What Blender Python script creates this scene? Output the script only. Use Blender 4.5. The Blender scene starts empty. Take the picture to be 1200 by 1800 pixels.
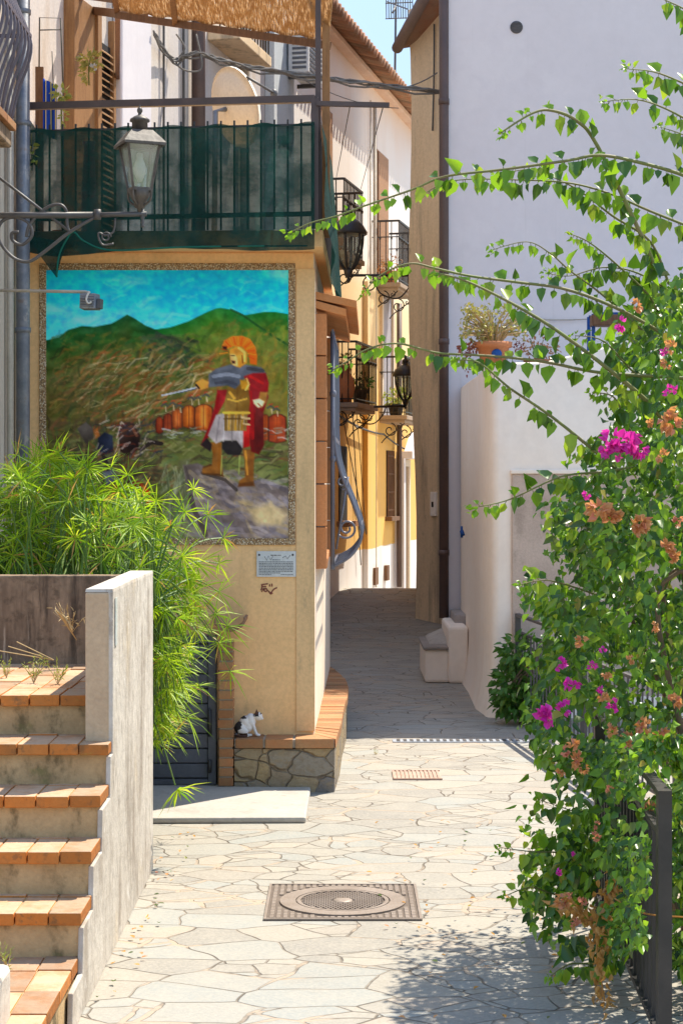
import bpy, bmesh, math, random
import numpy as np
from mathutils import Vector, Matrix, Quaternion

# ------------------------------------------------------------------ camera, sky, sun, exposure
S = bpy.context.scene
COL = S.collection
EYE, FPX, CX, HY = 1.95, 3200.0, 600.0, 850.0      # eye height, focal length and horizon in the photo's 1200x1800 pixels
cam_d = bpy.data.cameras.new('camera')
cam = bpy.data.objects.new('camera', cam_d); COL.objects.link(cam)
cam.location = (0, 0, EYE); cam.rotation_euler = (math.radians(90), 0, 0)
cam_d.sensor_fit = 'VERTICAL'; cam_d.sensor_height = 36.0; cam_d.lens = 36.0 * FPX / 1800
cam_d.shift_y = (HY - 900) / 1800.0
cam_d.clip_end = 1000; cam_d.clip_start = 0.1
S.camera = cam
SUN_AZ, SUN_EL = 48.0, 60.0        # degrees from +x towards +y (away from the camera), elevation
w = bpy.data.worlds.new('World'); S.world = w; w.use_nodes = True
nt = w.node_tree; nt.nodes.clear()
sky = nt.nodes.new('ShaderNodeTexSky'); sky.sky_type = 'NISHITA'; sky.sun_disc = False
sky.sun_elevation = math.radians(SUN_EL); sky.sun_rotation = math.radians(90 - SUN_AZ)
sky.air_density = 0.9; sky.dust_density = 0.15; sky.ozone_density = 1.6
bg = nt.nodes.new('ShaderNodeBackground'); bg.inputs[1].default_value = 0.15
wo = nt.nodes.new('ShaderNodeOutputWorld')
tint = nt.nodes.new('ShaderNodeMix'); tint.data_type = 'RGBA'; tint.blend_type = 'MULTIPLY'; tint.inputs[0].default_value = 1.0
tint.inputs[7].default_value = (1.0, 0.89, 0.765, 1)      # daylight white balance
nt.links.new(sky.outputs[0], tint.inputs[6]); 
bw = nt.nodes.new('ShaderNodeRGBToBW'); nt.links.new(tint.outputs[2], bw.inputs[0])
dv = nt.nodes.new('ShaderNodeMath'); dv.operation = 'DIVIDE'; dv.inputs[0].default_value = 1.36; nt.links.new(bw.outputs[0], dv.inputs[1])
mn = nt.nodes.new('ShaderNodeMath'); mn.operation = 'MINIMUM'; mn.inputs[1].default_value = 1.0; nt.links.new(dv.outputs[0], mn.inputs[0])
sc_ = nt.nodes.new('ShaderNodeVectorMath'); sc_.operation = 'SCALE'; nt.links.new(tint.outputs[2], sc_.inputs[0]); nt.links.new(mn.outputs[0], sc_.inputs['Scale'])
nt.links.new(sc_.outputs[0], bg.inputs[0]); nt.links.new(bg.outputs[0], wo.inputs[0])
sl = bpy.data.lights.new('sun', 'SUN'); sl.energy = 2.0; sl.angle = math.radians(0.5); sl.color = (1.0, 0.92, 0.78)
so = bpy.data.objects.new('sun', sl); COL.objects.link(so)
ca, sa, ce, se = math.cos(math.radians(SUN_AZ)), math.sin(math.radians(SUN_AZ)), math.cos(math.radians(SUN_EL)), math.sin(math.radians(SUN_EL))
TOSUN = Vector((ca * ce, sa * ce, se))
so.rotation_euler = TOSUN.to_track_quat('Z', 'Y').to_euler()
so.location = (8, 10, 20)
S.view_settings.view_transform = 'Standard'; S.view_settings.look = 'None'
S.view_settings.exposure = 2.16; S.view_settings.gamma = 1.0
S.cycles.use_denoising = True
S.cycles.transparent_max_bounces = 24; S.cycles.max_bounces = 14; S.cycles.diffuse_bounces = 8

# ------------------------------------------------------------------ helpers
def P(px, py, d):
    return Vector(((px - CX) * d / FPX, d, EYE - (py - HY) * d / FPX))
def PX(px, d): return (px - CX) * d / FPX
def PZ(py, d): return EYE - (py - HY) * d / FPX
def lin(r, g, b):
    f = lambda c: (c / 255 / 12.92) if c / 255 <= 0.04045 else ((c / 255 + 0.055) / 1.055) ** 2.4
    return (f(r), f(g), f(b))

class MB:
    def __init__(s): s.v, s.f, s.m, s.s = [], [], [], []
    def add(s, vs, fs, mi=0, smooth=False):
        o = len(s.v); s.v += [Vector(v) for v in vs]
        for f in fs:
            s.f.append([i + o for i in f]); s.m.append(mi); s.s.append(smooth)
        return s
    def hexa(s, p, mi=0):                    # p: 4 lower (ccw) then 4 upper
        return s.add(p, [(3, 2, 1, 0), (4, 5, 6, 7), (0, 1, 5, 4), (1, 2, 6, 5), (2, 3, 7, 6), (3, 0, 4, 7)], mi)
    def box(s, x0, x1, y0, y1, z0, z1, mi=0):
        return s.hexa([(x0, y0, z0), (x1, y0, z0), (x1, y1, z0), (x0, y1, z0), (x0, y0, z1), (x1, y0, z1), (x1, y1, z1), (x0, y1, z1)], mi)
    def bar(s, a, b, w, h, up=(0, 0, 1), mi=0):
        a, b = Vector(a), Vector(b); t = (b - a).normalized(); u = Vector(up)
        if abs(t.dot(u)) > 0.98: u = Vector((0, 1, 0))
        r = t.cross(u).normalized() * w / 2; u = r.cross(t).normalized() * h / 2
        return s.hexa([a - r - u, a + r - u, b + r - u, b - r - u, a - r + u, a + r + u, b + r + u, b - r + u], mi)
    def tube(s, pts, r, n=6, mi=0, cap=True):
        pts = [Vector(p) for p in pts]; k = len(pts)
        rs = r if isinstance(r, (list, tuple)) else [r] * k
        vs, fs = [], []
        t0 = (pts[1] - pts[0]).normalized()
        ref = Vector((0, 0, 1)) if abs(t0.z) < 0.9 else Vector((1, 0, 0))
        nrm = t0.cross(ref).normalized()
        for i in range(k):
            t = (pts[min(i + 1, k - 1)] - pts[max(i - 1, 0)])
            t = t.normalized() if t.length > 1e-9 else t0
            nrm = (nrm - t * nrm.dot(t))
            nrm = nrm.normalized() if nrm.length > 1e-6 else t.orthogonal().normalized()
            bn = t.cross(nrm)
            for j in range(n):
                a = 2 * math.pi * j / n
                vs.append(pts[i] + (nrm * math.cos(a) + bn * math.sin(a)) * rs[i])
        for i in range(k - 1):
            for j in range(n):
                a, b = i * n + j, i * n + (j + 1) % n
                fs.append((a, b, b + n, a + n))
        if cap:
            fs.append(tuple(range(n - 1, -1, -1))); fs.append(tuple(range((k - 1) * n, k * n)))
        return s.add(vs, fs, mi, n > 4)
    def prism(s, poly, off, mi=0):
        off = Vector(off); n = len(poly); poly = [Vector(p) for p in poly]
        vs = poly + [p + off for p in poly]
        fs = [tuple(range(n - 1, -1, -1)), tuple(range(n, 2 * n))] + [(i, (i + 1) % n, (i + 1) % n + n, i + n) for i in range(n)]
        return s.add(vs, fs, mi)
    def lathe(s, c, prof, n=16, mi=0, rot=0.0, smooth=True, sq=False):
        c = Vector(c); vs, fs = [], []; k = len(prof)
        for r, z in prof:
            for j in range(n):
                a = rot + 2 * math.pi * j / n
                vs.append(c + Vector((r * math.cos(a), r * math.sin(a), z)))
        for i in range(k - 1):
            for j in range(n):
                a, b = i * n + j, i * n + (j + 1) % n
                fs.append((a, b, b + n, a + n))
        fs.append(tuple(range(n - 1, -1, -1))); fs.append(tuple(range((k - 1) * n, k * n)))
        return s.add(vs, fs, mi, smooth and n > 6)
    def ell(s, c, r, n=14, m=9, mi=0, rot=None):
        c = Vector(c); vs, fs = [], []
        for i in range(m + 1):
            t = math.pi * i / m
            for j in range(n):
                a = 2 * math.pi * j / n
                p = Vector((r[0] * math.sin(t) * math.cos(a), r[1] * math.sin(t) * math.sin(a), r[2] * math.cos(t)))
                if rot is not None: p = rot @ p
                vs.append(c + p)
        for i in range(m):
            for j in range(n):
                a, b = i * n + j, i * n + (j + 1) % n
                fs.append((a, a + n, b + n, b))
        return s.add(vs, fs, mi, True)

ORG = {}
def obj(name, mb, mats, parent=None, bevel=0.0, base=None):
    if not isinstance(mats, (list, tuple)): mats = [mats]
    if parent is not None: org = ORG[parent.name]
    elif base is not None: org = Vector(base)
    else:
        lo = [min(v[i] for v in mb.v) for i in range(3)]; hi = [max(v[i] for v in mb.v) for i in range(3)]
        org = Vector(((lo[0] + hi[0]) / 2, (lo[1] + hi[1]) / 2, lo[2]))
    me = bpy.data.meshes.new(name)
    me.from_pydata([v - org for v in mb.v], [], mb.f)
    for m in mats: me.materials.append(m)
    me.polygons.foreach_set('material_index', mb.m); me.polygons.foreach_set('use_smooth', mb.s)
    me.update()
    o = bpy.data.objects.new(name, me); COL.objects.link(o)
    if parent is not None: o.parent = parent
    else: o.location = org
    ORG[o.name] = org
    if bevel:
        b = o.modifiers.new('bevel', 'BEVEL'); b.width = bevel; b.segments = 2; b.limit_method = 'ANGLE'; b.angle_limit = math.radians(40)
    return o
def thing(name, label, cat, loc=(0, 0, 0), group=None):
    o = bpy.data.objects.new(name, None); COL.objects.link(o); o.location = loc; o.empty_display_size = 0.1
    ORG[o.name] = Vector(loc); return tag(o, label, cat, group)
def tag(o, label, cat, group=None):
    o['label'] = label; o['category'] = cat
    if group: o['group'] = group
    return o
def struct(o): o['kind'] = 'structure'; return o
def dup(root, off, label=None):
    r = root.copy(); COL.objects.link(r); r.location = Vector(root.location) + Vector(off); ORG[r.name] = ORG[root.name] + Vector(off)
    if label: r['label'] = label
    for ch in root.children:
        c = ch.copy(); COL.objects.link(c); c.parent = r
        for g in ch.children:
            d = g.copy(); COL.objects.link(d); d.parent = c
    return r
def curve(pts, n=8):                         # Catmull-Rom through points
    pts = [Vector(p) for p in pts]; out = []
    for i in range(len(pts) - 1):
        p0, p1, p2, p3 = pts[max(i - 1, 0)], pts[i], pts[i + 1], pts[min(i + 2, len(pts) - 1)]
        for k in range(n):
            t = k / n
            out.append(0.5 * ((2 * p1) + (p2 - p0) * t + (2 * p0 - 5 * p1 + 4 * p2 - p3) * t * t + (3 * p1 - p0 - 3 * p2 + p3) * t ** 3))
    out.append(pts[-1]); return out
def spiral(c, r0, r1, a0, a1, ux, uz, n=28):
    c, ux, uz = Vector(c), Vector(ux), Vector(uz)
    return [c + (ux * math.cos(a0 + (a1 - a0) * i / n) + uz * math.sin(a0 + (a1 - a0) * i / n)) * (r0 + (r1 - r0) * i / n) for i in range(n + 1)]
def sag(a, b, s, n=14):
    a, b = Vector(a), Vector(b)
    return [a.lerp(b, i / n) - Vector((0, 0, s * 4 * (i / n) * (1 - i / n))) for i in range(n + 1)]

# ------------------------------------------------------------------ materials
class NT:
    def __init__(s, name):
        s.mat = bpy.data.materials.new(name); s.mat.use_nodes = True; s.t = s.mat.node_tree; s.t.nodes.clear()
        s.out = s.t.nodes.new('ShaderNodeOutputMaterial')
    def n(s, kind, **kw):
        x = s.t.nodes.new('ShaderNode' + kind)
        for k, v in kw.items(): setattr(x, k, v)
        return x
    def l(s, a, b): s.t.links.new(a, b)
    def pos(s, sc=(1, 1, 1), rot=(0, 0, 0)):
        g = s.n('NewGeometry'); m = s.n('Mapping'); m.inputs['Scale'].default_value = sc; m.inputs['Rotation'].default_value = rot
        s.l(g.outputs['Position'], m.inputs[0]); return m.outputs[0]
    def noise(s, v, scale, detail=5, rough=0.6, dist=0.0):
        x = s.n('TexNoise'); x.inputs['Scale'].default_value = scale; x.inputs['Detail'].default_value = detail
        x.inputs['Roughness'].default_value = rough; x.inputs['Distortion'].default_value = dist
        s.l(v, x.inputs['Vector']); return x.outputs['Fac']
    def rng(s, v, a, b, c=0.0, d=1.0, smooth=True):
        x = s.n('MapRange'); x.interpolation_type = 'SMOOTHSTEP' if smooth else 'LINEAR'
        for i, q in enumerate((a, b, c, d)): x.inputs[i + 1].default_value = q
        s.l(v, x.inputs[0]); return x.outputs[0]
    def mix(s, f, a, b, mode='MIX'):
        x = s.n('Mix', data_type='RGBA', blend_type=mode)
        for i, q in ((0, f), (6, a), (7, b)):
            if hasattr(q, 'links'): s.l(q, x.inputs[i])
            elif i == 0: x.inputs[0].default_value = q
            else: x.inputs[i].default_value = (*q[:3], 1)
        return x.outputs[2]
    def math(s, op, a, b=0.0):
        x = s.n('Math', operation=op)
        for i, q in enumerate((a, b)):
            if hasattr(q, 'links'): s.l(q, x.inputs[i])
            else: x.inputs[i].default_value = q
        return x.outputs[0]
    def island(s): return s.n('NewGeometry').outputs['Random Per Island']
    def bsdf(s, col, rough=0.8, spec=0.3, metal=0.0, bump=None, strength=0.3, dist=0.01):
        b = s.n('BsdfPrincipled')
        if hasattr(col, 'links'): s.l(col, b.inputs['Base Color'])
        else: b.inputs['Base Color'].default_value = (*col[:3], 1)
        if hasattr(rough, 'links'): s.l(rough, b.inputs['Roughness'])
        else: b.inputs['Roughness'].default_value = rough
        b.inputs['Metallic'].default_value = metal; b.inputs['Specular IOR Level'].default_value = spec
        if bump is not None:
            x = s.n('Bump'); x.inputs['Strength'].default_value = strength; x.inputs['Distance'].default_value = dist
            s.l(bump, x.inputs['Height']); s.l(x.outputs[0], b.inputs['Normal'])
        return b
    def done(s, b): s.l(b.outputs[0], s.out.inputs[0]); return s.mat

def sc3(c, k): return tuple(min(max(x * k, 0), 1) for x in c[:3])
def M(name, col, col2=None, scale=3.0, rough=0.85, bump=0.25, bscale=45, stretch=(1, 1, 1), spec=0.25, metal=0.0, island=0.0, stains=(), dist=0.006, fine=0.12, top_col=None):
    t = NT(name); col2 = col2 or sc3(col, 0.8)
    v = t.pos(stretch); nz = t.rng(t.noise(v, scale, 6), 0.3, 0.7)
    c = t.mix(nz, col, col2)
    p = t.pos()
    for (sc_, st, lo, hi, scol, amt) in stains:
        m = t.rng(t.noise(t.pos(st), sc_, 7, 0.65), lo, hi, 0, amt)
        c = t.mix(m, c, scol)
    if top_col:                                    # paler patchy tone mixed into upward faces
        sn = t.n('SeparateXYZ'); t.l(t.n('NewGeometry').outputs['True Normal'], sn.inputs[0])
        c = t.mix(t.math('MULTIPLY', t.rng(sn.outputs[2], .5, .9), t.rng(t.noise(p, 9, 6), .3, .55, .45, .9)), c, top_col)
    fn = t.noise(p, bscale, 4)
    if fine: c = t.mix(1.0, c, t.mix(t.rng(fn, 0.3, 0.7), (1 - fine,) * 3, (1 + 0 * fine,) * 3), 'MULTIPLY')
    if island:
        k = t.rng(t.island(), 0, 1, 1 - island, 1.0, False)
        cc = t.n('CombineColor'); [t.l(k, cc.inputs[i]) for i in range(3)]
        c = t.mix(1.0, c, cc.outputs[0], 'MULTIPLY')
    b = t.bsdf(c, rough, spec, metal, fn if bump else None, bump or 0, dist)
    return t.done(b)
def leafmat(name, a, b2, c3, trans=0.45, rough=0.45):
    t = NT(name); r = t.island()
    c = t.mix(t.rng(r, 0.0, 0.6, smooth=False), a, b2); c = t.mix(t.rng(r, 0.8, 1.0, smooth=False), c, c3)
    b = t.bsdf(c, rough, 0.5); tr = t.n('BsdfTranslucent')
    c2 = t.mix(1.0, c, (1.0, 1.0, 0.55), 'MULTIPLY'); t.l(t.mix(0.35, c2, c), tr.inputs[0])
    m = t.n('MixShader'); m.inputs[0].default_value = trans; t.l(b.outputs[0], m.inputs[1]); t.l(tr.outputs[0], m.inputs[2])
    return t.done(m)

STREAK = (7.0, (1, 1, 0.12), 0.52, 0.72)
m_mural_wall = M('ochre_plaster', (0.94, 0.60, 0.295), (0.88, 0.545, 0.25), 1.3, stains=[(2.2, (1, 1, .25), .55, .8, (0.62, 0.40, 0.19), .45), (9, (1, 1, .4), .62, .75, (0.50, 0.33, 0.17), .4), (1.6, (1, 1, .5), .52, .72, (.94, .68, .42), .4), (4, (1, 1, .15), .58, .74, (.60, .38, .18), .4)], bump=.2)
m_white = M('white_plaster', (0.72, 0.675, 0.685), (0.68, 0.635, 0.645), 0.7, stains=[(1.4, (1, 1, .25), .52, .8, (0.60, 0.555, 0.555), .35), (.5, (1, 1, .3), .48, .75, (.63, .595, .605), .4), (3.5, (1, 1, .06), .6, .78, (.58, .54, .53), .3), (.9, (1, 1, 1), .55, .6, (.76, .72, .72), .3), (5, (1, 1, .035), .60, .72, (.56, .52, .51), .4), (14, (1, 1, 1), .66, .72, (.58, .53, .51), .35)], bump=.3, bscale=9, fine=.03)
m_cream = M('cream_plaster', (0.74, 0.60, 0.45), (0.70, 0.62, 0.52), 0.9, stains=[(2, (1, 1, .3), .55, .75, (0.55, 0.43, 0.32), .3)])
m_terr = M('terrace_plaster', (0.94, 0.85, 0.745), (0.91, 0.78, 0.65), 0.8, stains=[(2, (1, 1, .25), .52, .75, (0.76, 0.60, 0.47), .35), (5, (1, 1, .3), .6, .8, (.62, .52, .43), .3)], bump=.25, bscale=12, fine=.05)
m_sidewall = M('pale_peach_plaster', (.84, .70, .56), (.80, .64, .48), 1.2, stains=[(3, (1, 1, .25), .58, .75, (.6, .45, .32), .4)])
m_panel = M('rough_beige_render', (0.60, 0.47, 0.38), (0.50, 0.385, 0.31), 2.5, bump=.6, bscale=60, stains=[(4, (1, 1, .5), .55, .7, (.30, .23, .18), .5)])
m_tan = M('weathered_tan_render', (0.86, 0.65, 0.42), (0.74, 0.55, 0.34), 1.2, stretch=(2, 2, .35), stains=[(3, (1.5, 1.5, .12), .5, .7, (0.32, 0.25, 0.18), .85), (1.2, (1, 1, .12), .55, .75, (.86, .69, .48), .5), (14, (1, 1, .3), .58, .72, (.20, .15, .1), .35)], bump=.5, bscale=30)
m_whitewash = M('streaked_whitewash', (0.62, 0.565, 0.49), (0.53, 0.475, 0.405), 1.6, stains=[(2.6, (1, 1.0, .55), .46, .64, (0.36, 0.30, 0.24), .75), (5, (1, 1.0, .22), .53, .66, (0.30, 0.25, 0.20), .75), (11, (1, 1, .6), .57, .68, (0.28, 0.235, 0.19), .6), (2, (1, 1, .6), .56, .72, (.62, .48, .28), .45), (5, (1, 1, 1), .60, .70, (.74, .70, .64), .6)], bump=.6, bscale=16, dist=.012)
m_pier = M('bare_grey_render', (0.58, 0.43, 0.28), (0.48, 0.345, 0.22), 3, bump=.6, bscale=50, stains=[(5, (1, 1, .5), .55, .7, (.18, .13, .09), .5)])
m_stainwall = M('black_stained_render', (0.36, 0.25, 0.16), (0.17, 0.115, 0.075), 7, stretch=(1.5, 1.5, .4), bump=.6, bscale=40, stains=[(5, (2, 2, .22), .50, .66, (0.05, 0.035, 0.025), .85), (16, (1, 1, 1), .52, .66, (.10, .07, .045), .7), (9, (2, 2, .15), .60, .72, (0.62, 0.49, 0.36), .7)])
m_riser = M('mossy_concrete_riser', (0.56, 0.385, 0.20), (0.42, 0.28, 0.14), 5, bump=.7, bscale=50, stains=[(8, (1, 1, .6), .5, .68, (0.10, 0.075, 0.035), .8), (5, (1, 1, 1), .58, .7, (.20, .19, .06), .5)])
m_tread = M('terracotta_tread_brick', (0.62, 0.20, 0.035), (0.52, 0.20, 0.05), 4, rough=.75, bump=.6, bscale=40, island=.42, stains=[(5, (1, 1, 1), .56, .74, (0.56, 0.30, 0.10), .3), (13, (1, 1, 1), .54, .68, (0.22, 0.12, 0.05), .65), (30, (1, 1, 1), .58, .66, (0.16, 0.10, 0.05), .5), (7, (1, 1, 2), .62, .74, (.42, .36, .08), .45)], top_col=(0.58, 0.40, 0.26))
m_brick = M('red_brick', (0.50, 0.215, 0.09), (0.44, 0.25, 0.12), 7, bump=.5, bscale=70, island=.45, stains=[(14, (1, 1, 1), .56, .72, (0.26, 0.13, 0.07), .6)])
m_mortar = M('pale_mortar', (0.40, 0.34, 0.27), None, 12, bump=.5, bscale=80)
m_tile = M('clay_roof_tile', (0.44, 0.20, 0.11), (0.40, 0.26, 0.17), 4, bump=.4, island=.45, stains=[(9, (1, 1, 1), .55, .7, (.2, .14, .1), .5)])
m_canopy = M('orange_clay_slab', (0.66, 0.26, 0.085), (0.60, 0.27, 0.11), 4, bump=.25, island=.15, stains=[(9, (1, 1, 1), .6, .75, (.4, .16, .06), .5)])
m_slab = M('smooth_concrete', (0.46, 0.42, 0.365), (0.40, 0.365, 0.32), 2.5, bump=.3, bscale=35, stains=[(4, (1, 1, 1), .52, .72, (.30, .265, .225), .5), (14, (1, 1, 1), .6, .7, (.26, .23, .19), .5), (1.5, (1, 1, 1), .5, .7, (.52, .46, .38), .4)])
m_iron = M('black_wrought_iron', (0.018, 0.017, 0.017), (0.035, 0.03, 0.027), 8, rough=.45, bump=.15, spec=.5, fine=0)
m_iron_brown = M('brown_painted_iron', (0.085, 0.055, 0.05), (0.06, 0.04, 0.037), 8, rough=.5, bump=.1, spec=.5, fine=0)
m_grille = M('blue_grey_painted_iron', (0.15, 0.16, 0.20), (0.11, 0.12, 0.155), 8, rough=.4, bump=.1, spec=.5, fine=0)
m_greyiron = M('grey_painted_rail', (0.085, 0.08, 0.08), (0.06, 0.055, 0.055), 8, rough=.5, bump=.1, spec=.5, fine=0)
m_lampmetal = M('tarnished_lamp_metal', (0.085, 0.072, 0.062), (0.14, 0.125, 0.11), 14, rough=.5, metal=.2, bump=.2, fine=.2)
m_zinc = M('mottled_zinc_pipe', (0.15, 0.17, 0.215), (0.25, 0.26, 0.285), 9, rough=.5, metal=.3, bump=.1, stains=[(16, (1, 1, .5), .55, .65, (.42, .40, .38), .6), (9, (1, 1, 1), .6, .7, (.22, .13, .09), .5)])
m_brownpipe = M('brown_downpipe', (0.115, 0.065, 0.05), (0.085, 0.05, 0.04), 4, rough=.5, bump=.05, spec=.5)
m_wood = M('varnished_wood', (0.36, 0.19, 0.08), (0.26, 0.13, 0.055), 6, stretch=(8, 8, .6), rough=.6, bump=.3)
m_wood_dark = M('dark_wood', (0.20, 0.105, 0.055), (0.14, 0.07, 0.035), 6, stretch=(8, 8, .6), rough=.6, bump=.3)
m_shutter = M('brown_slat_blind', (0.42, 0.235, 0.13), (0.36, 0.20, 0.11), 6, stretch=(1, 1, 12), rough=.7, bump=.3)
m_dark = M('dark_interior', (0.03, 0.026, 0.024), None, 4, bump=0)
m_darkdoor = M('dark_grey_door_paint', (0.125, 0.13, 0.15), (0.095, 0.10, 0.115), 3, rough=.5, bump=.15, stains=[(10, (1, 1, .4), .6, .72, (.15, .15, .16), .5)])
m_terracotta = M('terracotta_pot', (0.56, 0.205, 0.08), (0.50, 0.22, 0.11), 6, rough=.7, bump=.2)
m_blue = M('blue_paint', (0.015, 0.085, 0.33), None, 5, rough=.45, bump=.05)
m_plastic = M('white_plastic', (0.72, 0.72, 0.72), None, 5, rough=.45, bump=0, spec=.4)
m_dish = M('cream_dish_enamel', (0.74, 0.69, 0.60), (0.68, 0.63, 0.54), 3, rough=.5, bump=.05, stains=[(5, (1, 1, .4), .6, .75, (.38, .3, .2), .4)])
m_cable = M('grey_cable', (0.10, 0.095, 0.09), None, 9, rough=.6, bump=0)
m_cable_pale = M('pale_cable', (0.50, 0.45, 0.38), None, 9, rough=.6, bump=0)
m_stem = M('green_cane', (0.16, 0.20, 0.05), (0.20, 0.17, 0.07), 9, rough=.6, bump=.1)
m_bark = M('woody_stem', (0.20, 0.14, 0.09), None, 9, bump=.3)
m_drystem = M('dry_stalk', (0.55, 0.40, 0.20), None, 9, bump=0)
m_leaf = leafmat('bougainvillea_leaf', (0.035, 0.105, 0.010), (0.10, 0.215, 0.014), (0.27, 0.36, 0.025), .34, .30)
m_leaf_old = leafmat('dull_bougainvillea_leaf', (0.03, 0.08, 0.02), (0.10, 0.15, 0.03), (0.42, 0.34, 0.06), .35, .35)
m_leaf_young = leafmat('young_bougainvillea_leaf', (0.15, 0.32, 0.015), (0.25, 0.44, 0.022), (0.40, 0.50, 0.04), .50, .35)
m_ivy = leafmat('dark_creeper_leaf', (0.05, 0.14, 0.02), (0.09, 0.22, 0.03), (0.16, 0.29, 0.035), .4)
m_sedge = leafmat('sedge_blade', (0.13, 0.30, 0.010), (0.38, 0.56, 0.018), (0.66, 0.72, 0.07), .5, .5)
m_sedgestem = M('sedge_stalk', (0.10, 0.19, 0.04), (0.15, 0.22, 0.05), 6, rough=.5, bump=0)
m_magenta = leafmat('magenta_bract', (0.62, 0.02, 0.42), (0.70, 0.05, 0.50), (0.55, 0.02, 0.30), .45)
m_orange = leafmat('faded_orange_bract', (0.62, 0.27, 0.09), (0.66, 0.34, 0.16), (0.60, 0.20, 0.14), .45)
m_pinkdry = leafmat('faded_pink_bract', (0.62, 0.22, 0.15), (0.66, 0.30, 0.20), (0.52, 0.16, 0.14), .45)
m_dryleaf = leafmat('dry_leaf', (0.55, 0.27, 0.06), (0.62, 0.34, 0.10), (0.40, 0.19, 0.05), .4)
m_succ = leafmat('yellow_green_succulent', (0.34, 0.32, 0.10), (0.42, 0.37, 0.11), (0.28, 0.30, 0.07), .3)
m_redleaf = leafmat('dusty_red_leaf', (0.22, 0.05, 0.07), (0.34, 0.12, 0.08), (0.4, 0.2, 0.1), .3)
m_weed = leafmat('weed_leaf', (0.25, 0.32, 0.05), (0.35, 0.38, 0.08), (0.45, 0.38, 0.15), .4)
m_reddry = leafmat('russet_dead_leaf', (0.45, 0.2, 0.09), (0.5, 0.27, 0.13), (0.35, 0.15, 0.07), .3)

def mat_paving():
    t = NT('crazy_slate_paving')
    p = t.pos((.85, 1.25, 1), (0, 0, .2))
    n1 = t.n('TexNoise'); n1.inputs['Scale'].default_value = 1.6; n1.inputs['Detail'].default_value = 2; t.l(p, n1.inputs['Vector'])
    wv = t.n('VectorMath', operation='MULTIPLY_ADD'); t.l(n1.outputs['Color'], wv.inputs[0]); wv.inputs[1].default_value = (.22, .22, 0); t.l(p, wv.inputs[2])
    def vor(scale, feat):
        x = t.n('TexVoronoi', voronoi_dimensions='2D', feature=feat); x.inputs['Scale'].default_value = scale; x.inputs['Randomness'].default_value = .92
        t.l(wv.outputs[0], x.inputs['Vector']); return x
    e1, c1 = vor(3.25, 'DISTANCE_TO_EDGE'), vor(3.25, 'F1')
    e2, c2 = vor(5.6, 'DISTANCE_TO_EDGE'), vor(5.6, 'F1')
    s1 = t.n('SeparateColor'); t.l(c1.outputs['Color'], s1.inputs[0])
    s2 = t.n('SeparateColor'); t.l(c2.outputs['Color'], s2.inputs[0])
    small = t.rng(s1.outputs[0], .62, .63, 0, 1, False)
    d1 = t.math('DIVIDE', e1.outputs['Distance'], 3.25); d2 = t.math('DIVIDE', e2.outputs['Distance'], 5.6)
    d2m = t.math('ADD', d2, t.math('MULTIPLY', t.math('SUBTRACT', 1.0, small), 1.0))
    dd = t.math('MINIMUM', d1, d2m)
    wide = t.rng(t.noise(p, 1.7, 4), .50, .64)
    wj = t.math('ADD', .0008, t.math('MULTIPLY', wide, .009))
    joint = t.rng(t.math('SUBTRACT', dd, wj), 0.0, .006, 1, 0)
    rnd = t.math('FRACT', t.math('ADD', t.math('MULTIPLY', s2.outputs[1], small), s1.outputs[1]))
    rn2 = t.math('FRACT', t.math('ADD', t.math('MULTIPLY', s2.outputs[2], small), s1.outputs[2]))
    c = t.mix(rnd, (0.23, 0.215, 0.19), (0.32, 0.29, 0.24))
    c = t.mix(t.rng(rn2, .55, 1), c, (0.27, 0.275, 0.255))
    c = t.mix(t.rng(rn2, .0, .12, .6, 0), c, (0.38, 0.30, 0.23))
    q = t.pos((1, 1, 1))
    c = t.mix(t.rng(t.noise(q, 5, 8, .7), .42, .7, 0, .5), c, (0.36, 0.325, 0.27))
    c = t.mix(t.rng(t.noise(q, 2.2, 8, .7), .52, .72, 0, .4), c, (0.25, 0.225, 0.185))
    c = t.mix(t.rng(t.noise(q, 55, 5, .7), .35, .7, 0, .45), c, (0.42, 0.38, 0.315))
    jc = t.mix(t.rng(wide, .1, .7), t.mix(t.rng(t.noise(q, 6, 3), .4, .65), (0.14, 0.115, 0.09), (.30, .255, .205)), (0.38, 0.30, 0.225))
    c = t.mix(t.rng(t.noise(t.pos((3, 14, 1), (0, 0, .35)), 3, 7, .75, .6), .60, .68, 0, .45), c, (0.20, 0.175, 0.14))     # slate cleavage lines
    c = t.mix(joint, c, jc)
    h = t.math('ADD', t.math('MULTIPLY', t.math('SUBTRACT', 1.0, joint), 1.0), t.math('MULTIPLY', t.noise(q, 14, 6, .65), .55))
    h = t.math('ADD', h, t.math('MULTIPLY', rnd, .3))
    return t.done(t.bsdf(c, .78, .25, 0, h, .7, .012))
m_paving = mat_paving()
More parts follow.
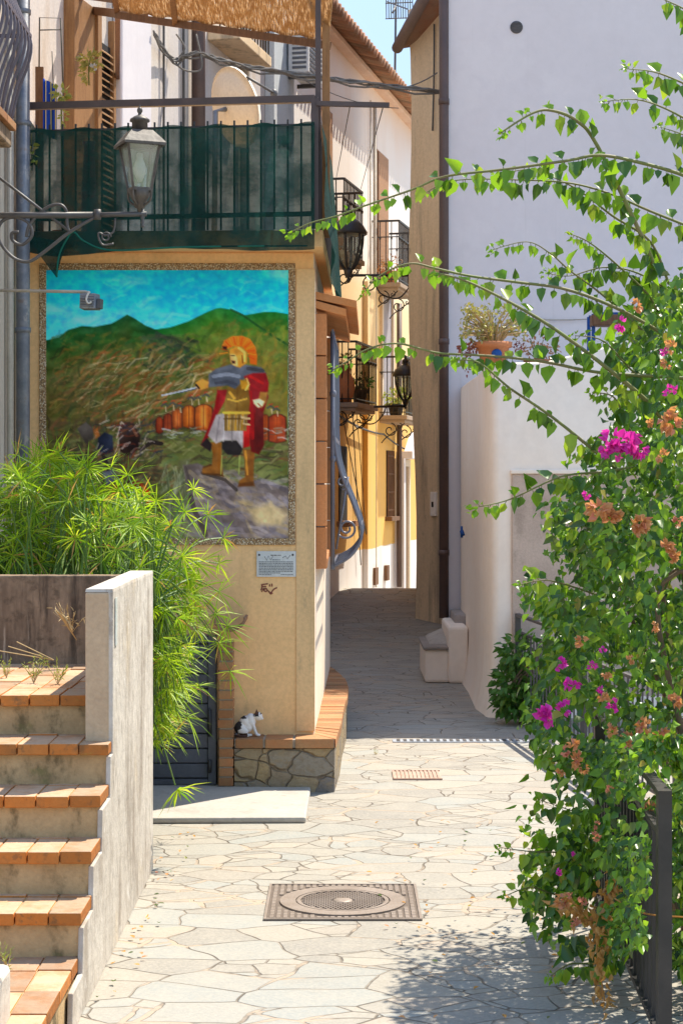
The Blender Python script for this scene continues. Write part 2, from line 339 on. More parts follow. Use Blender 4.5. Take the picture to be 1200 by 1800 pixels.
def mat_rubble():
    t = NT('rubble_stone'); p = t.pos((1, 1, 1.35))
    n1 = t.n('TexNoise'); n1.inputs['Scale'].default_value = 3; t.l(p, n1.inputs['Vector'])
    wv = t.n('VectorMath', operation='MULTIPLY_ADD'); t.l(n1.outputs['Color'], wv.inputs[0]); wv.inputs[1].default_value = (.3,) * 3; t.l(p, wv.inputs[2])
    e = t.n('TexVoronoi', feature='DISTANCE_TO_EDGE'); e.inputs['Scale'].default_value = 6; t.l(wv.outputs[0], e.inputs['Vector'])
    c1 = t.n('TexVoronoi', feature='F1'); c1.inputs['Scale'].default_value = 6; t.l(wv.outputs[0], c1.inputs['Vector'])
    s1 = t.n('SeparateColor'); t.l(c1.outputs['Color'], s1.inputs[0])
    j = t.math('MULTIPLY', t.rng(e.outputs['Distance'], .0, .055, 1, 0), t.rng(t.noise(p, 5, 4), .35, .6, .15, .9))
    c = t.mix(s1.outputs[0], (0.42, 0.30, 0.15), (0.30, 0.27, 0.22)); c = t.mix(t.rng(s1.outputs[1], .6, 1), c, (0.22, 0.20, 0.185))
    c = t.mix(t.rng(t.noise(p, 18, 6, .7), .4, .7, 0, .6), c, (0.20, 0.14, 0.08))
    c = t.mix(t.rng(t.noise(p, 9, 7, .7), .5, .7, 0, .5), c, (.45, .33, .17)); c = t.mix(j, c, (0.20, 0.15, 0.10))
    h = t.math('ADD', t.math('MULTIPLY', t.math('SUBTRACT', 1.0, j), 1.0), t.math('MULTIPLY', t.noise(p, 25, 6, .7), .8))
    return t.done(t.bsdf(c, .85, .2, 0, h, .9, .025))
m_rubble = mat_rubble()
def mat_pebble():
    t = NT('pebble_mosaic'); p = t.pos()
    v = t.n('TexVoronoi', feature='F1'); v.inputs['Scale'].default_value = 110; t.l(p, v.inputs['Vector'])
    s1 = t.n('SeparateColor'); t.l(v.outputs['Color'], s1.inputs[0])
    c = t.mix(s1.outputs[0], (0.30, 0.17, 0.07), (0.66, 0.48, 0.28)); c = t.mix(t.rng(s1.outputs[1], .7, 1), c, (0.72, 0.62, 0.46))
    c = t.mix(t.rng(v.outputs['Distance'], .3, .75, 0, .8), c, (0.16, 0.09, 0.04))
    return t.done(t.bsdf(c, .7, .3, 0, t.math('SUBTRACT', 1.0, v.outputs['Distance']), .8, .006))
m_pebble = mat_pebble()
def mat_facade():
    t = NT('far_house_paint'); g = t.n('NewGeometry'); s = t.n('SeparateXYZ'); t.l(g.outputs['Position'], s.inputs[0])
    p = t.pos(); z = t.math('ADD', s.outputs[2], t.math('MULTIPLY', t.math('SUBTRACT', t.noise(p, 3, 4), .5), .05))
    c = t.mix(t.rng(z, .92, .94), (0.78, 0.75, 0.73), (0.76, 0.47, 0.14))
    c = t.mix(t.rng(z, 2.9, 4.6), c, (0.82, 0.64, 0.37)); c = t.mix(t.rng(z, 4.9, 5.6), c, (0.79, 0.75, 0.72))
    c = t.mix(t.rng(t.noise(t.pos((1, 1, .2)), 2.2, 6), .5, .75, 0, .3), c, (0.56, 0.45, 0.33))
    c = t.mix(t.rng(t.math('ADD', z, t.math('MULTIPLY', t.noise(t.pos((1, 1, .3)), 2, 5), 1.2)), 7.7, 8.9, 0, .6), c, (0.76, 0.58, 0.47))
    return t.done(t.bsdf(c, .85, .2, 0, t.noise(p, 30, 4), .25, .008))
m_facade = mat_facade()
def mat_net():
    t = NT('green_shade_net'); g = t.n('NewGeometry')
    p = t.pos()
    wv = t.n('TexWave', wave_type='BANDS', bands_direction='Z'); wv.inputs['Scale'].default_value = 40; wv.inputs['Distortion'].default_value = 1.5; t.l(p, wv.inputs[0])
    nz = t.noise(t.pos((1, 1, 1)), 5, 4)
    fac = t.math('ADD', t.math('ADD', t.rng(nz, .3, .7, .79, .94), t.math('MULTIPLY', wv.outputs['Fac'], .07)), 0.0)
    c = t.mix(t.rng(t.noise(p, 3, 3), .35, .65), (0.005, 0.034, 0.029), (0.010, 0.055, 0.048))
    d = t.bsdf(c, .8, .15); tl = t.n('BsdfTranslucent'); t.l(t.mix(0, c, c), tl.inputs[0])
    m1 = t.n('MixShader'); m1.inputs[0].default_value = .35; t.l(d.outputs[0], m1.inputs[1]); t.l(tl.outputs[0], m1.inputs[2])
    tr = t.n('BsdfTransparent'); tr.inputs[0].default_value = (.92, 1, 1, 1)
    m2 = t.n('MixShader'); t.l(fac, m2.inputs[0]); t.l(tr.outputs[0], m2.inputs[1]); t.l(m1.outputs[0], m2.inputs[2])
    return t.done(m2)
m_net = mat_net()
def mat_straw():
    t = NT('reed_matting'); p = t.pos()
    wv = t.n('TexWave', wave_type='BANDS', bands_direction='X'); wv.inputs['Scale'].default_value = 26; wv.inputs['Distortion'].default_value = 1.2; wv.inputs['Detail'].default_value = 3; t.l(p, wv.inputs[0])
    nz = t.noise(t.pos((60, 5, 5)), 3, 6)
    c = t.mix(t.rng(nz, .3, .7), (0.34, 0.19, 0.09), (0.60, 0.41, 0.22)); c = t.mix(t.math('MULTIPLY', wv.outputs['Fac'], .45), c, (0.20, 0.10, 0.04))
    d = t.bsdf(c, .8, .1, 0, nz, .5, .01); tl = t.n('BsdfTranslucent'); t.l(c, tl.inputs[0])
    m1 = t.n('MixShader'); m1.inputs[0].default_value = .5; t.l(d.outputs[0], m1.inputs[1]); t.l(tl.outputs[0], m1.inputs[2])
    tr = t.n('BsdfTransparent'); m2 = t.n('MixShader'); t.l(t.rng(t.noise(t.pos((55, 4, 4)), 3, 3), .55, .62, 0, .75), m2.inputs[0]); t.l(m1.outputs[0], m2.inputs[1]); t.l(tr.outputs[0], m2.inputs[2])
    return t.done(m2)
m_straw = mat_straw()
def mat_glass(name, tint=(.9, .95, .92), a=.25):
    t = NT(name); b = t.n('BsdfGlossy'); b.inputs['Roughness'].default_value = .08; b.inputs[0].default_value = (.8, .85, .85, 1)
    tr = t.n('BsdfTransparent'); tr.inputs[0].default_value = (*tint, 1)
    df = t.n('BsdfDiffuse'); df.inputs[0].default_value = (.55, .55, .45, 1)
    m0 = t.n('MixShader'); m0.inputs[0].default_value = .5; t.l(b.outputs[0], m0.inputs[1]); t.l(df.outputs[0], m0.inputs[2])
    m = t.n('MixShader'); m.inputs[0].default_value = a; t.l(tr.outputs[0], m.inputs[1]); t.l(m0.outputs[0], m.inputs[2])
    return t.done(m)
m_glass = mat_glass('dusty_lamp_glass', a=.38)
def mat_vcol(name, rough=.75, bump=.15):
    t = NT(name); a = t.n('VertexColor'); a.layer_name = 'paint'
    return t.done(t.bsdf(a.outputs[0], rough, .25, 0, t.noise(t.pos(), 90, 4), bump, .004))
m_paint = mat_vcol('mural_paint', .65)
m_fur = mat_vcol('kitten_fur', .9, .4)

# ------------------------------------------------------------------ ground
def gz(d):
    if d < 21: return 0.0
    if d < 26.8: return .41 * ((d - 21) / 5.8) ** 2
    return .41 - .12 * (d - 26.8)
g = MB(); ys = [-30, 0, 10, 21] + [21 + .4 * i for i in range(1, 15)] + [26.8, 27.2, 28, 33, 60, 120]; xs = [-60, -8, -3, 0, 3, 8, 60]
vs = [(x, y, gz(y) if y < 32 else -.4) for y in ys for x in xs]; n = len(xs)
g.add(vs, [(j * n + i, j * n + i + 1, (j + 1) * n + i + 1, (j + 1) * n + i) for j in range(len(ys) - 1) for i in range(n - 1)], 0, True)
struct(obj('street_paving', g, m_paving, base=(0, 0, 0)))

# ------------------------------------------------------------------ mural painting
def paint_mural():
    W, H = 252, 280
    X0, X1, Y0, Y1 = 55.0, 1118.0, 62.0, 1242.0
    gx, gy = np.meshgrid(np.linspace(X0, X1, W), np.linspace(Y0, Y1, H))
    rs = np.random.RandomState(7); img = np.zeros((H, W, 3))
    def vnoise(sx, sy, oct=4):
        out = np.zeros((H, W)); amp = 1; tot = 0
        for o in range(oct):
            nx, ny = max(2, int(W / sx * 2 ** o)), max(2, int(H / sy * 2 ** o))
            r = rs.rand(ny + 2, nx + 2); u = (gx - X0) / (X1 - X0) * nx; v = (gy - Y0) / (Y1 - Y0) * ny
            i, j = u.astype(int), v.astype(int); fu, fv = u - i, v - j; fu = fu * fu * (3 - 2 * fu); fv = fv * fv * (3 - 2 * fv)
            a = r[j, i] * (1 - fu) + r[j, i + 1] * fu; b = r[j + 1, i] * (1 - fu) + r[j + 1, i + 1] * fu
            out += amp * (a * (1 - fv) + b * fv); tot += amp; amp *= .55
        return out / tot
    def blend(mask, col):
        m = np.clip(mask, 0, 1)[..., None]; img[:] = img * (1 - m) + np.array(col, float) * m
    def inside(poly, soft=2.5):
        poly = np.array(poly, float); n = len(poly); ins = np.zeros((H, W), bool); dist = np.full((H, W), 1e9)
        for k in range(n):
            (x1, y1), (x2, y2) = poly[k], poly[(k + 1) % n]
            c = ((y1 > gy) != (y2 > gy)) & (gx < (x2 - x1) * (gy - y1) / (y2 - y1 + 1e-12) + x1); ins ^= c
            L = (x2 - x1) ** 2 + (y2 - y1) ** 2 + 1e-9; t = np.clip(((gx - x1) * (x2 - x1) + (gy - y1) * (y2 - y1)) / L, 0, 1)
            dist = np.minimum(dist, np.hypot(gx - x1 - t * (x2 - x1), gy - y1 - t * (y2 - y1)))
        return np.clip(np.where(ins, dist, -dist) / soft * .5 + .5, 0, 1)
    def poly(p, col, soft=3.5, var=20):
        nz = (vnoise(22, 22, 4) - .5) * 3.2 * var
        m = inside(p, soft)[..., None]; img[:] = img * (1 - m) + np.clip(np.array(col, float) + nz[..., None], 0, 255) * m
    def stroke(p, w, col, a=1.0):
        d = np.full((H, W), 1e9)
        for (x1, y1), (x2, y2) in zip(p[:-1], p[1:]):
            L = (x2 - x1) ** 2 + (y2 - y1) ** 2 + 1e-9; t = np.clip(((gx - x1) * (x2 - x1) + (gy - y1) * (y2 - y1)) / L, 0, 1)
            d = np.minimum(d, np.hypot(gx - x1 - t * (x2 - x1), gy - y1 - t * (y2 - y1)))
        blend(np.clip((w - d) / 2.5 + .5, 0, 1) * a, col)
    def fast_strokes(n, rx, ry, ang, spread, length, w, pal, a=.75, bend=.3, where=None):
        for _ in range(n):
            x, y = rs.uniform(*rx), rs.uniform(*ry)
            if where is not None and not where(x, y): continue
            th = math.radians(ang + rs.uniform(-spread, spread)); L = rs.uniform(*length)
            b = rs.uniform(-bend, bend); mx, my = x + math.cos(th) * L / 2 - math.sin(th) * L * b, y + math.sin(th) * L / 2 + math.cos(th) * L * b
            ex, ey = x + math.cos(th) * L, y + math.sin(th) * L
            lo_i = np.searchsorted(gx[0], min(x, mx, ex) - 12); hi_i = np.searchsorted(gx[0], max(x, mx, ex) + 12)
            lo_j = np.searchsorted(gy[:, 0], min(y, my, ey) - 12); hi_j = np.searchsorted(gy[:, 0], max(y, my, ey) + 12)
            if hi_i <= lo_i or hi_j <= lo_j: continue
            sx, sy = gx[lo_j:hi_j, lo_i:hi_i], gy[lo_j:hi_j, lo_i:hi_i]; d = np.full(sx.shape, 1e9)
            for (x1, y1, x2, y2) in ((x, y, mx, my), (mx, my, ex, ey)):
                LL = (x2 - x1) ** 2 + (y2 - y1) ** 2 + 1e-9; t = np.clip(((sx - x1) * (x2 - x1) + (sy - y1) * (y2 - y1)) / LL, 0, 1)
                d = np.minimum(d, np.hypot(sx - x1 - t * (x2 - x1), sy - y1 - t * (y2 - y1)))
            ww = rs.uniform(*w); m = (np.clip((ww - d) / 3 + .5, 0, 1) * a * rs.uniform(.5, 1))[..., None]
            c = np.array(pal[rs.randint(len(pal))], float) + rs.uniform(-12, 12)
            img[lo_j:hi_j, lo_i:hi_i] = img[lo_j:hi_j, lo_i:hi_i] * (1 - m) + c * m
    # sky
    v = np.clip((gy - 62) / 290, 0, 1)[..., None]
    img[:] = np.array([6, 152, 186]) * (1 - v) + np.array([70, 176, 200]) * v
    cl = vnoise(80, 26, 5); blend(np.clip((cl - .50) * 3.2, 0, .62), (140, 192, 205)); blend(np.clip((.42 - cl) * 3, 0, .5), (0, 132, 176))
    fast_strokes(110, (60, 1100), (80, 330), -12, 18, (40, 130), (4, 10), [(120, 190, 208), (30, 165, 195), (150, 196, 205), (10, 146, 184)], .3)
    # hills
    r2 = [(520, 325), (600, 314), (680, 287), (760, 247), (800, 231), (820, 228), (865, 236), (920, 262), (1010, 246), (1060, 246), (1118, 256), (1118, 1300), (500, 1300)]
    r1 = [(50, 372), (110, 358), (150, 326), (210, 308), (265, 312), (340, 298), (380, 276), (410, 258), (445, 276), (490, 306), (540, 326), (620, 380), (700, 430), (700, 1300), (50, 1300)]
    def ridge(rp, top, mid, low):
        xs = [p[0] for p in rp if p[1] < 600]; yy = [p[1] for p in rp if p[1] < 600]; ry = np.interp(gx, xs, yy)
        m = inside(rp); dp = gy - ry + (vnoise(30, 20) - .5) * 70
        a = np.clip(dp / 70, 0, 1)[..., None]; b = np.clip((dp - 60) / 170, 0, 1)[..., None]
        c = (np.array(top) * (1 - a) + np.array(mid) * a) * (1 - b) + np.array(low) * b
        c = c + ((vnoise(10, 8, 3) - .5) * 46)[..., None]
        img[:] = img * (1 - m[..., None]) + np.clip(c, 0, 255) * m[..., None]
    ridge(r2, (22, 92, 40), (66, 100, 34), (106, 96, 44)); ridge(r1, (20, 70, 36), (50, 78, 34), (84, 78, 40))
    stroke([(865, 236), (920, 262), (980, 305), (1040, 345), (1118, 392)], 5, (28, 66, 30), .8)
    stroke([(540, 340), (600, 375), (690, 425), (780, 470)], 9, (54, 60, 50), .6)
    fast_strokes(140, (470, 680), (345, 480), 25, 30, (25, 80), (3, 8), [(50, 56, 46), (66, 70, 56), (38, 48, 36), (90, 84, 60)], .5)
    fast_strokes(240, (60, 1118), (300, 480), -25, 40, (18, 60), (3, 8), [(34, 84, 38), (86, 100, 40), (112, 98, 46), (52, 76, 34), (124, 92, 44)], .4, where=lambda x, y: y > 345 or x > 700)
    # brushed battle field
    fast_strokes(560, (70, 800), (440, 780), -32, 26, (30, 110), (2, 7), [(134, 84, 46), (100, 92, 46), (150, 90, 54), (84, 88, 42), (66, 72, 38), (150, 122, 78), (110, 104, 54), (120, 62, 34), (76, 96, 46), (44, 46, 28)], .5)
    fast_strokes(95, (180, 720), (470, 720), -32, 22, (40, 130), (1.5, 4.5), [(186, 166, 136), (164, 124, 92), (206, 190, 164), (176, 86, 54)], .45)
    fast_strokes(120, (60, 330), (480, 790), -50, 30, (30, 90), (3, 8), [(60, 74, 40), (84, 78, 46), (50, 58, 34), (110, 84, 56)], .5)
    fast_strokes(160, (800, 1118), (320, 640), -70, 40, (20, 60), (3, 9), [(114, 114, 46), (140, 112, 50), (98, 102, 42), (78, 88, 38)], .4)
    # lower ground
    poly([(50, 775), (540, 770), (760, 775), (1118, 820), (1118, 1260), (50, 1260)], (92, 94, 52), 10, 20)
    fast_strokes(420, (60, 1100), (760, 1010), -4, 22, (30, 110), (2.5, 7), [(96, 100, 60), (60, 56, 40), (120, 110, 70), (74, 60, 44), (110, 70, 46), (50, 50, 36), (130, 124, 84), (70, 92, 56)], .6)
    fast_strokes(300, (60, 560), (720, 1000), -50, 60, (20, 80), (3, 8), [(52, 44, 34), (70, 52, 38), (84, 70, 50), (46, 46, 44), (104, 70, 48), (64, 72, 46), (90, 84, 54)], .55)
    # fighters on the left
    poly([(370, 760), (400, 730), (440, 735), (470, 790), (460, 850), (420, 880), (380, 860)], (52, 36, 30))
    poly([(190, 760), (230, 730), (260, 760), (262, 800), (230, 830)], (70, 62, 56))
    poly([(284, 800), (310, 775), (346, 790), (350, 860), (300, 880), (280, 850)], (26, 30, 44)); poly([(262, 770), (280, 756), (290, 790), (272, 806)], (150, 96, 54))
    stroke([(390, 770), (430, 750), (452, 790)], 6, (96, 60, 44)); stroke([(365, 800), (385, 730), (400, 745)], 3, (180, 160, 150), .8)
    stroke([(470, 850), (520, 820), (560, 826)], 9, (44, 34, 30)); stroke([(300, 870), (330, 930), (320, 980)], 8, (50, 40, 36))
    poly([(312, 1010), (400, 1000), (470, 990), (505, 1030), (520, 1085), (500, 1100), (450, 1085), (380, 1060), (330, 1040)], (112, 52, 28)); poly([(470, 1000), (505, 1030), (520, 1085), (500, 1098), (480, 1060)], (168, 78, 34))
    poly([(395, 1000), (420, 985), (430, 1060), (405, 1070)], (56, 30, 22)); poly([(300, 950), (350, 940), (370, 985), (320, 1010)], (90, 90, 100))
    fast_strokes(90, (260, 540), (730, 900), -35, 40, (15, 50), (1.5, 3.5), [(190, 170, 160), (140, 60, 40), (34, 40, 60), (150, 130, 116)], .6)
    # pale path
    poly([(640, 900), (690, 890), (665, 1010), (690, 1120), (760, 1235), (560, 1240), (590, 1100), (620, 980)], (106, 104, 76), 8)
    fast_strokes(120, (560, 680), (900, 1240), 100, 14, (40, 120), (2, 5), [(140, 138, 110), (84, 92, 62), (66, 70, 52), (150, 150, 124)], .55)
    # shields
    for (a, b, c, d, col) in ((538, 566, 708, 782, (140, 60, 34)), (572, 606, 694, 768, (134, 58, 34)), (609, 650, 674, 762, (160, 80, 38)), (655, 708, 658, 758, (172, 92, 36)), (710, 782, 654, 770, (176, 92, 36)), (1000, 1032, 698, 812, (150, 70, 30)), (1034, 1104, 696, 822, (150, 62, 32))):
        h = (b - a) / 2; pl = [(a, c + 14), (a + h * .5, c + 3), (a + h, c), (b - h * .5, c + 3), (b, c + 14), (b + 2, (c + d) / 2), (b, d - 8), (a + h, d), (a, d - 8), (a - 2, (c + d) / 2)]
        poly([(p[0] + (p[0] - a - h) * .12, p[1] + (p[1] - (c + d) / 2) * .04) for p in pl], (54, 28, 22)); poly(pl, tuple(v * .85 for v in col))
        poly([(a + h * .6, c + 10), (a + h * 1.3, c + 8), (a + h * 1.4, d - 16), (a + h * .6, d - 14)], (min(col[0] + 14, 255), col[1] + 18, col[2] + 10), 9); stroke([(a + h, c + 4), (a + h, d - 4)], 1.6, (96, 40, 24), .7)
    for x, y in ((575, 655), (610, 650), (640, 660), (690, 625), (720, 625), (755, 612), (1040, 665), (1065, 675)):
        stroke([(x - 14, y + 4), (x, y - 5), (x + 14, y + 5)], 4, (70, 70, 66), .9); stroke([(x + 4, y + 10), (x + 6, y + 28)], 3, (180, 160, 130), .8)
        stroke([(x - 6, y - 10), (x + 8, y - 14)], 2.5, (170, 60, 40), .8)
    fast_strokes(60, (560, 1110), (755, 800), 0, 12, (16, 46), (2, 4), [(170, 170, 170), (60, 56, 50), (130, 124, 110)], .7)
    # rock
    rk = [(655, 920), (720, 912), (760, 930), (850, 975), (900, 1002), (1000, 985), (1118, 1015), (1118, 1250), (745, 1250), (700, 1130), (672, 1020)]
    poly(rk, (112, 100, 96), 4, 26)
    fast_strokes(260, (670, 1118), (930, 1240), 24, 28, (40, 130), (4, 12), [(128, 116, 118), (96, 84, 80), (150, 138, 136), (160, 138, 98), (84, 76, 80), (140, 120, 96), (112, 106, 116)], .5, where=lambda x, y: y > 935 + max(0, (x - 760) * .22))
    stroke([(665, 930), (686, 1000), (690, 1060)], 7, (60, 50, 46), .5); stroke([(690, 1060), (705, 1120), (740, 1190), (755, 1228)], 11, (50, 42, 40), .6); poly([(940, 1110), (1040, 1090), (1110, 1140), (1090, 1190), (980, 1180)], (172, 150, 114), 14); stroke([(740, 955), (840, 985), (890, 1030)], 7, (52, 44, 40), .7)
    # soldier
    poly([(742, 928), (776, 915), (820, 935), (835, 972), (742, 960)], (80, 52, 24)); poly([(774, 820), (826, 820), (824, 900), (832, 960), (738, 954), (740, 936), (782, 922), (786, 870)], (124, 82, 38)); stroke([(815, 830), (812, 930)], 5, (120, 74, 24), .7)
    poly([(916, 850), (970, 850), (966, 930), (964, 1002), (900, 1010), (902, 988), (928, 972), (926, 900)], (118, 76, 34)); stroke([(930, 860), (938, 960)], 5, (196, 140, 60), .6); poly([(900, 1000), (965, 992), (970, 1012), (896, 1016)], (92, 56, 24))
    poly([(828, 812), (905, 808), (918, 850), (905, 878), (850, 874), (826, 846)], (34, 28, 28))
    stroke([(826, 880), (822, 960)], 3, (150, 160, 90), .6); stroke([(905, 880), (900, 960)], 3, (150, 160, 90), .6)
    poly([(932, 560), (1012, 560), (1030, 620), (1004, 700), (1010, 830), (985, 872), (955, 860), (940, 760), (930, 660)], (100, 14, 18)); poly([(975, 660), (1008, 690), (1010, 835), (988, 874), (965, 850)], (84, 22, 20)); stroke([(950, 600), (958, 700), (960, 800)], 8, (140, 24, 24), .7)
    poly([(806, 590), (852, 588), (838, 640), (800, 710), (770, 780), (752, 842), (733, 832), (768, 750), (794, 660)], (112, 14, 18)); stroke([(812, 610), (800, 690), (760, 800)], 6, (120, 14, 16), .7); poly([(732, 830), (760, 800), (782, 830), (776, 862)], (44, 34, 34))
    poly([(800, 700), (840, 690), (935, 700), (935, 800), (916, 846), (890, 812), (830, 812), (800, 826), (764, 790)], (150, 138, 136)); [stroke([(x, 710), (x - (870 - x) * .25, 815)], 4, c, .6) for x, c in ((815, (110, 100, 102)), (840, (176, 166, 164)), (870, (116, 106, 106)), (900, (172, 164, 160)))]
    poly([(920, 740), (950, 735), (948, 838), (920, 846)], (150, 26, 24))
    poly([(850, 578), (900, 560), (942, 580), (950, 640), (942, 700), (838, 704), (840, 650)], (118, 90, 44)); stroke([(895, 575), (892, 690)], 3, (96, 66, 24), .8); stroke([(852, 630), (890, 640), (935, 628)], 4, (200, 156, 70), .7); stroke([(860, 600), (880, 625)], 6, (198, 150, 66), .6); stroke([(930, 600), (905, 625)], 5, (110, 76, 28), .7)
    [poly([(838 + 15 * i, 684), (850 + 15 * i, 684), (849 + 14 * i, 770), (836 + 14 * i, 768)], (152, 116, 52) if i % 2 else (104, 78, 36), 2) for i in range(7)]; stroke([(834, 690), (944, 690)], 6, (196, 154, 66)); stroke([(836, 716), (942, 716)], 2.5, (80, 56, 24)); stroke([(915, 712), (946, 716)], 5, (180, 150, 110)); stroke([(920, 738), (946, 742)], 4, (180, 150, 110))
    poly([(768, 520), (800, 496), (860, 478), (930, 478), (1000, 490), (1022, 520), (985, 520), (935, 524), (912, 556), (884, 586), (850, 570), (768, 578)], (84, 86, 94)); stroke([(790, 530), (850, 520), (900, 530)], 8, (130, 132, 142), .7); stroke([(800, 560), (850, 552), (890, 566)], 6, (60, 60, 68), .8); stroke([(940, 495), (1005, 505)], 8, (56, 54, 58), .8)
    poly([(922, 530), (960, 516), (1018, 514), (1032, 560), (1028, 598), (990, 592), (945, 570)], (112, 16, 20)); stroke([(950, 530), (1005, 560)], 6, (160, 34, 30), .7)
    poly([(905, 545), (940, 548), (946, 590), (912, 586)], (176, 130, 50)); stroke([(935, 540), (945, 565), (930, 590)], 4, (210, 170, 96), .8)
    poly([(994, 598), (1026, 600), (1022, 640), (1000, 668), (975, 660), (985, 636)], (140, 100, 50)); poly([(962, 634), (990, 628), (1012, 640), (1004, 660), (985, 668), (966, 650)], (226, 190, 150)); stroke([(985, 650), (1000, 664)], 3, (150, 100, 70))
    stroke([(740, 572), (660, 592), (600, 606), (562, 614)], 3, (170, 170, 178)); stroke([(735, 578), (640, 602)], 2, (80, 80, 96)); poly([(712, 556), (740, 540), (768, 556), (766, 580), (735, 588), (714, 578)], (196, 132, 66)); stroke([(712, 566), (726, 582)], 4, (40, 34, 30))
    poly([(826, 398), (836, 372), (870, 354), (915, 352), (950, 366), (972, 400), (980, 440), (978, 478), (950, 474), (944, 430), (915, 400), (880, 396), (850, 408), (834, 412)], (206, 92, 24))
    for i in range(14):
        a = math.radians(178 - i * 15); stroke([(895 + 45 * math.cos(a), 428 - 40 * math.sin(a)), (895 + 78 * math.cos(a), 432 - 76 * math.sin(a))], 2.2, (160, 58, 16) if i % 2 else (236, 126, 40), .75)
    poly([(828, 396), (850, 398), (846, 412), (832, 410)], (60, 26, 18))
    poly([(858, 412), (885, 398), (915, 402), (936, 428), (936, 470), (905, 492), (886, 486), (880, 440), (860, 432)], (176, 122, 50)); stroke([(900, 405), (925, 425), (925, 462)], 5, (222, 178, 100), .7)
    poly([(862, 432), (884, 432), (894, 450), (896, 484), (878, 482), (866, 470), (862, 452)], (212, 158, 98)); poly([(868, 460), (884, 462), (884, 474), (870, 472)], (44, 26, 20)); stroke([(866, 438), (880, 438)], 1.8, (60, 36, 24)); stroke([(915, 440), (918, 470)], 3, (120, 76, 30))
    lum = img.mean(2, keepdims=True); img[:] = np.clip((lum + (img - lum) * 1.10 - 96) * 1.14 + 94, 0, 255)      # strong pigments
    a = 1 + (vnoise(6, 6, 3) - .5)[..., None] * .34
    img[:] = np.clip(img * a, 0, 255)
    c = img / 255.0; c = np.where(c <= .04045, c / 12.92, ((c + .055) / 1.055) ** 2.4)
    return W, H, np.clip(c * MURAL_GAIN, 0, .92)
MURAL_GAIN = 1.75

# ------------------------------------------------------------------ mural house
DW = 11.70                     # front wall plane
XL, XR, XB, DB = -2.04, -0.1755, -0.10, 16.0
house = thing('mural_house', 'ochre plastered house with a painted panel on its front wall and a terrace on top', 'house', ((XL + XR) / 2, DW, 0))
b = MB(); ZT = 3.44
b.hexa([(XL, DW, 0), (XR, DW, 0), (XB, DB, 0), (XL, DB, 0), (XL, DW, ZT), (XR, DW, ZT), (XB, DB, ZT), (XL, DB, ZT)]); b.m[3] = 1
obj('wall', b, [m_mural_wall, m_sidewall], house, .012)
W_, H_, C_ = paint_mural()
def mural_obj():
    x0, x1, z1, z0 = PX(82, DW), PX(507, DW), PZ(475, DW), PZ(946, DW); o = ORG[house.name]; y = DW - .006
    vs = [(x0 + (x1 - x0) * i / (W_ - 1) - o.x, y - o.y, z1 + (z0 - z1) * j / (H_ - 1) - o.z) for j in range(H_) for i in range(W_)]
    fs = [(j * W_ + i, (j + 1) * W_ + i, (j + 1) * W_ + i + 1, j * W_ + i + 1) for j in range(H_ - 1) for i in range(W_ - 1)]
    nv = len(vs); rim = [(0, 0), (W_ - 1, 0), (W_ - 1, H_ - 1), (0, H_ - 1)]
    me = bpy.data.meshes.new('mural'); me.from_pydata(vs, [], fs)
    at = me.color_attributes.new('paint', 'FLOAT_COLOR', 'POINT')
    buf = np.ones((nv, 4), np.float32); buf[:, :3] = C_.reshape(-1, 3); at.data.foreach_set('color', buf.ravel())
    me.materials.append(m_paint); ob = bpy.data.objects.new('mural', me); COL.objects.link(ob); ob.parent = house; ORG[ob.name] = o
    ob['label'] = 'painted mural of a red-caped soldier with orange crested helmet before green hills'
mural_obj()
f = MB(); fx0, fx1, fz1, fz0 = PX(70, DW), PX(519, DW), PZ(463, DW), PZ(958, DW); ix0, ix1, iz1, iz0 = PX(82, DW), PX(507, DW), PZ(475, DW), PZ(946, DW)
f.box(fx0, fx1, DW - .012, DW + .02, iz1, fz1); f.box(fx0, fx1, DW - .012, DW + .02, fz0, iz0)
f.box(fx0, ix0, DW - .0115, DW + .02, iz0, iz1); f.box(ix1, fx1, DW - .0115, DW + .02, iz0, iz1)
obj('pebble_border', f, m_pebble, house, .004)
# corner strip, a slightly proud pilaster of darker plaster
b = MB(); b.box(PX(521, DW), XR + .004, DW - .008, DW + .05, .36, 3.33)
obj('corner_band', b, M('grey_ochre_plaster', (0.86, 0.57, 0.29), (0.76, 0.50, 0.25), 2.0, stretch=(1, 1, .3), stains=[(3, (1, 1, .15), .48, .7, (.42, .31, .17), .7), (9, (1, 1, .4), .56, .7, (.34, .25, .15), .5)]), house)
# rubble plinth with brick coping
ol = [(-.675, 11.5), (-.30, 11.49), (-.045, 11.5), (-.012, 12.2), (.004, 13.0), (.035, 13.8), (.045, 14.4), (.025, 15.0), (-.04, 15.6), (-.09, 16.0)]
inn = [(-.675, 11.76), (-.30, 11.76), (-.19, 11.76), (-.18, 12.2), (-.17, 13.0), (-.16, 13.8), (-.15, 14.4), (-.14, 15.0), (-.13, 15.6), (-.12, 16.0)]
b = MB(); k = len(ol)
vs = [(x, y, 0) for x, y in ol] + [(x, y, .275) for x, y in ol] + [(x, y, .275) for x, y in inn]
b.add(vs, [(i, i + 1, i + 1 + k, i + k) for i in range(k - 1)] + [(i + k, i + 1 + k, i + 1 + 2 * k, i + 2 * k) for i in range(k - 1)] + [(0, k, 2 * k)])
obj('stone_plinth', b, m_rubble, house)
b = MB(); random.seed(4)
def lerp2(a, b_, t): return (a[0] + (b_[0] - a[0]) * t, a[1] + (b_[1] - a[1]) * t)
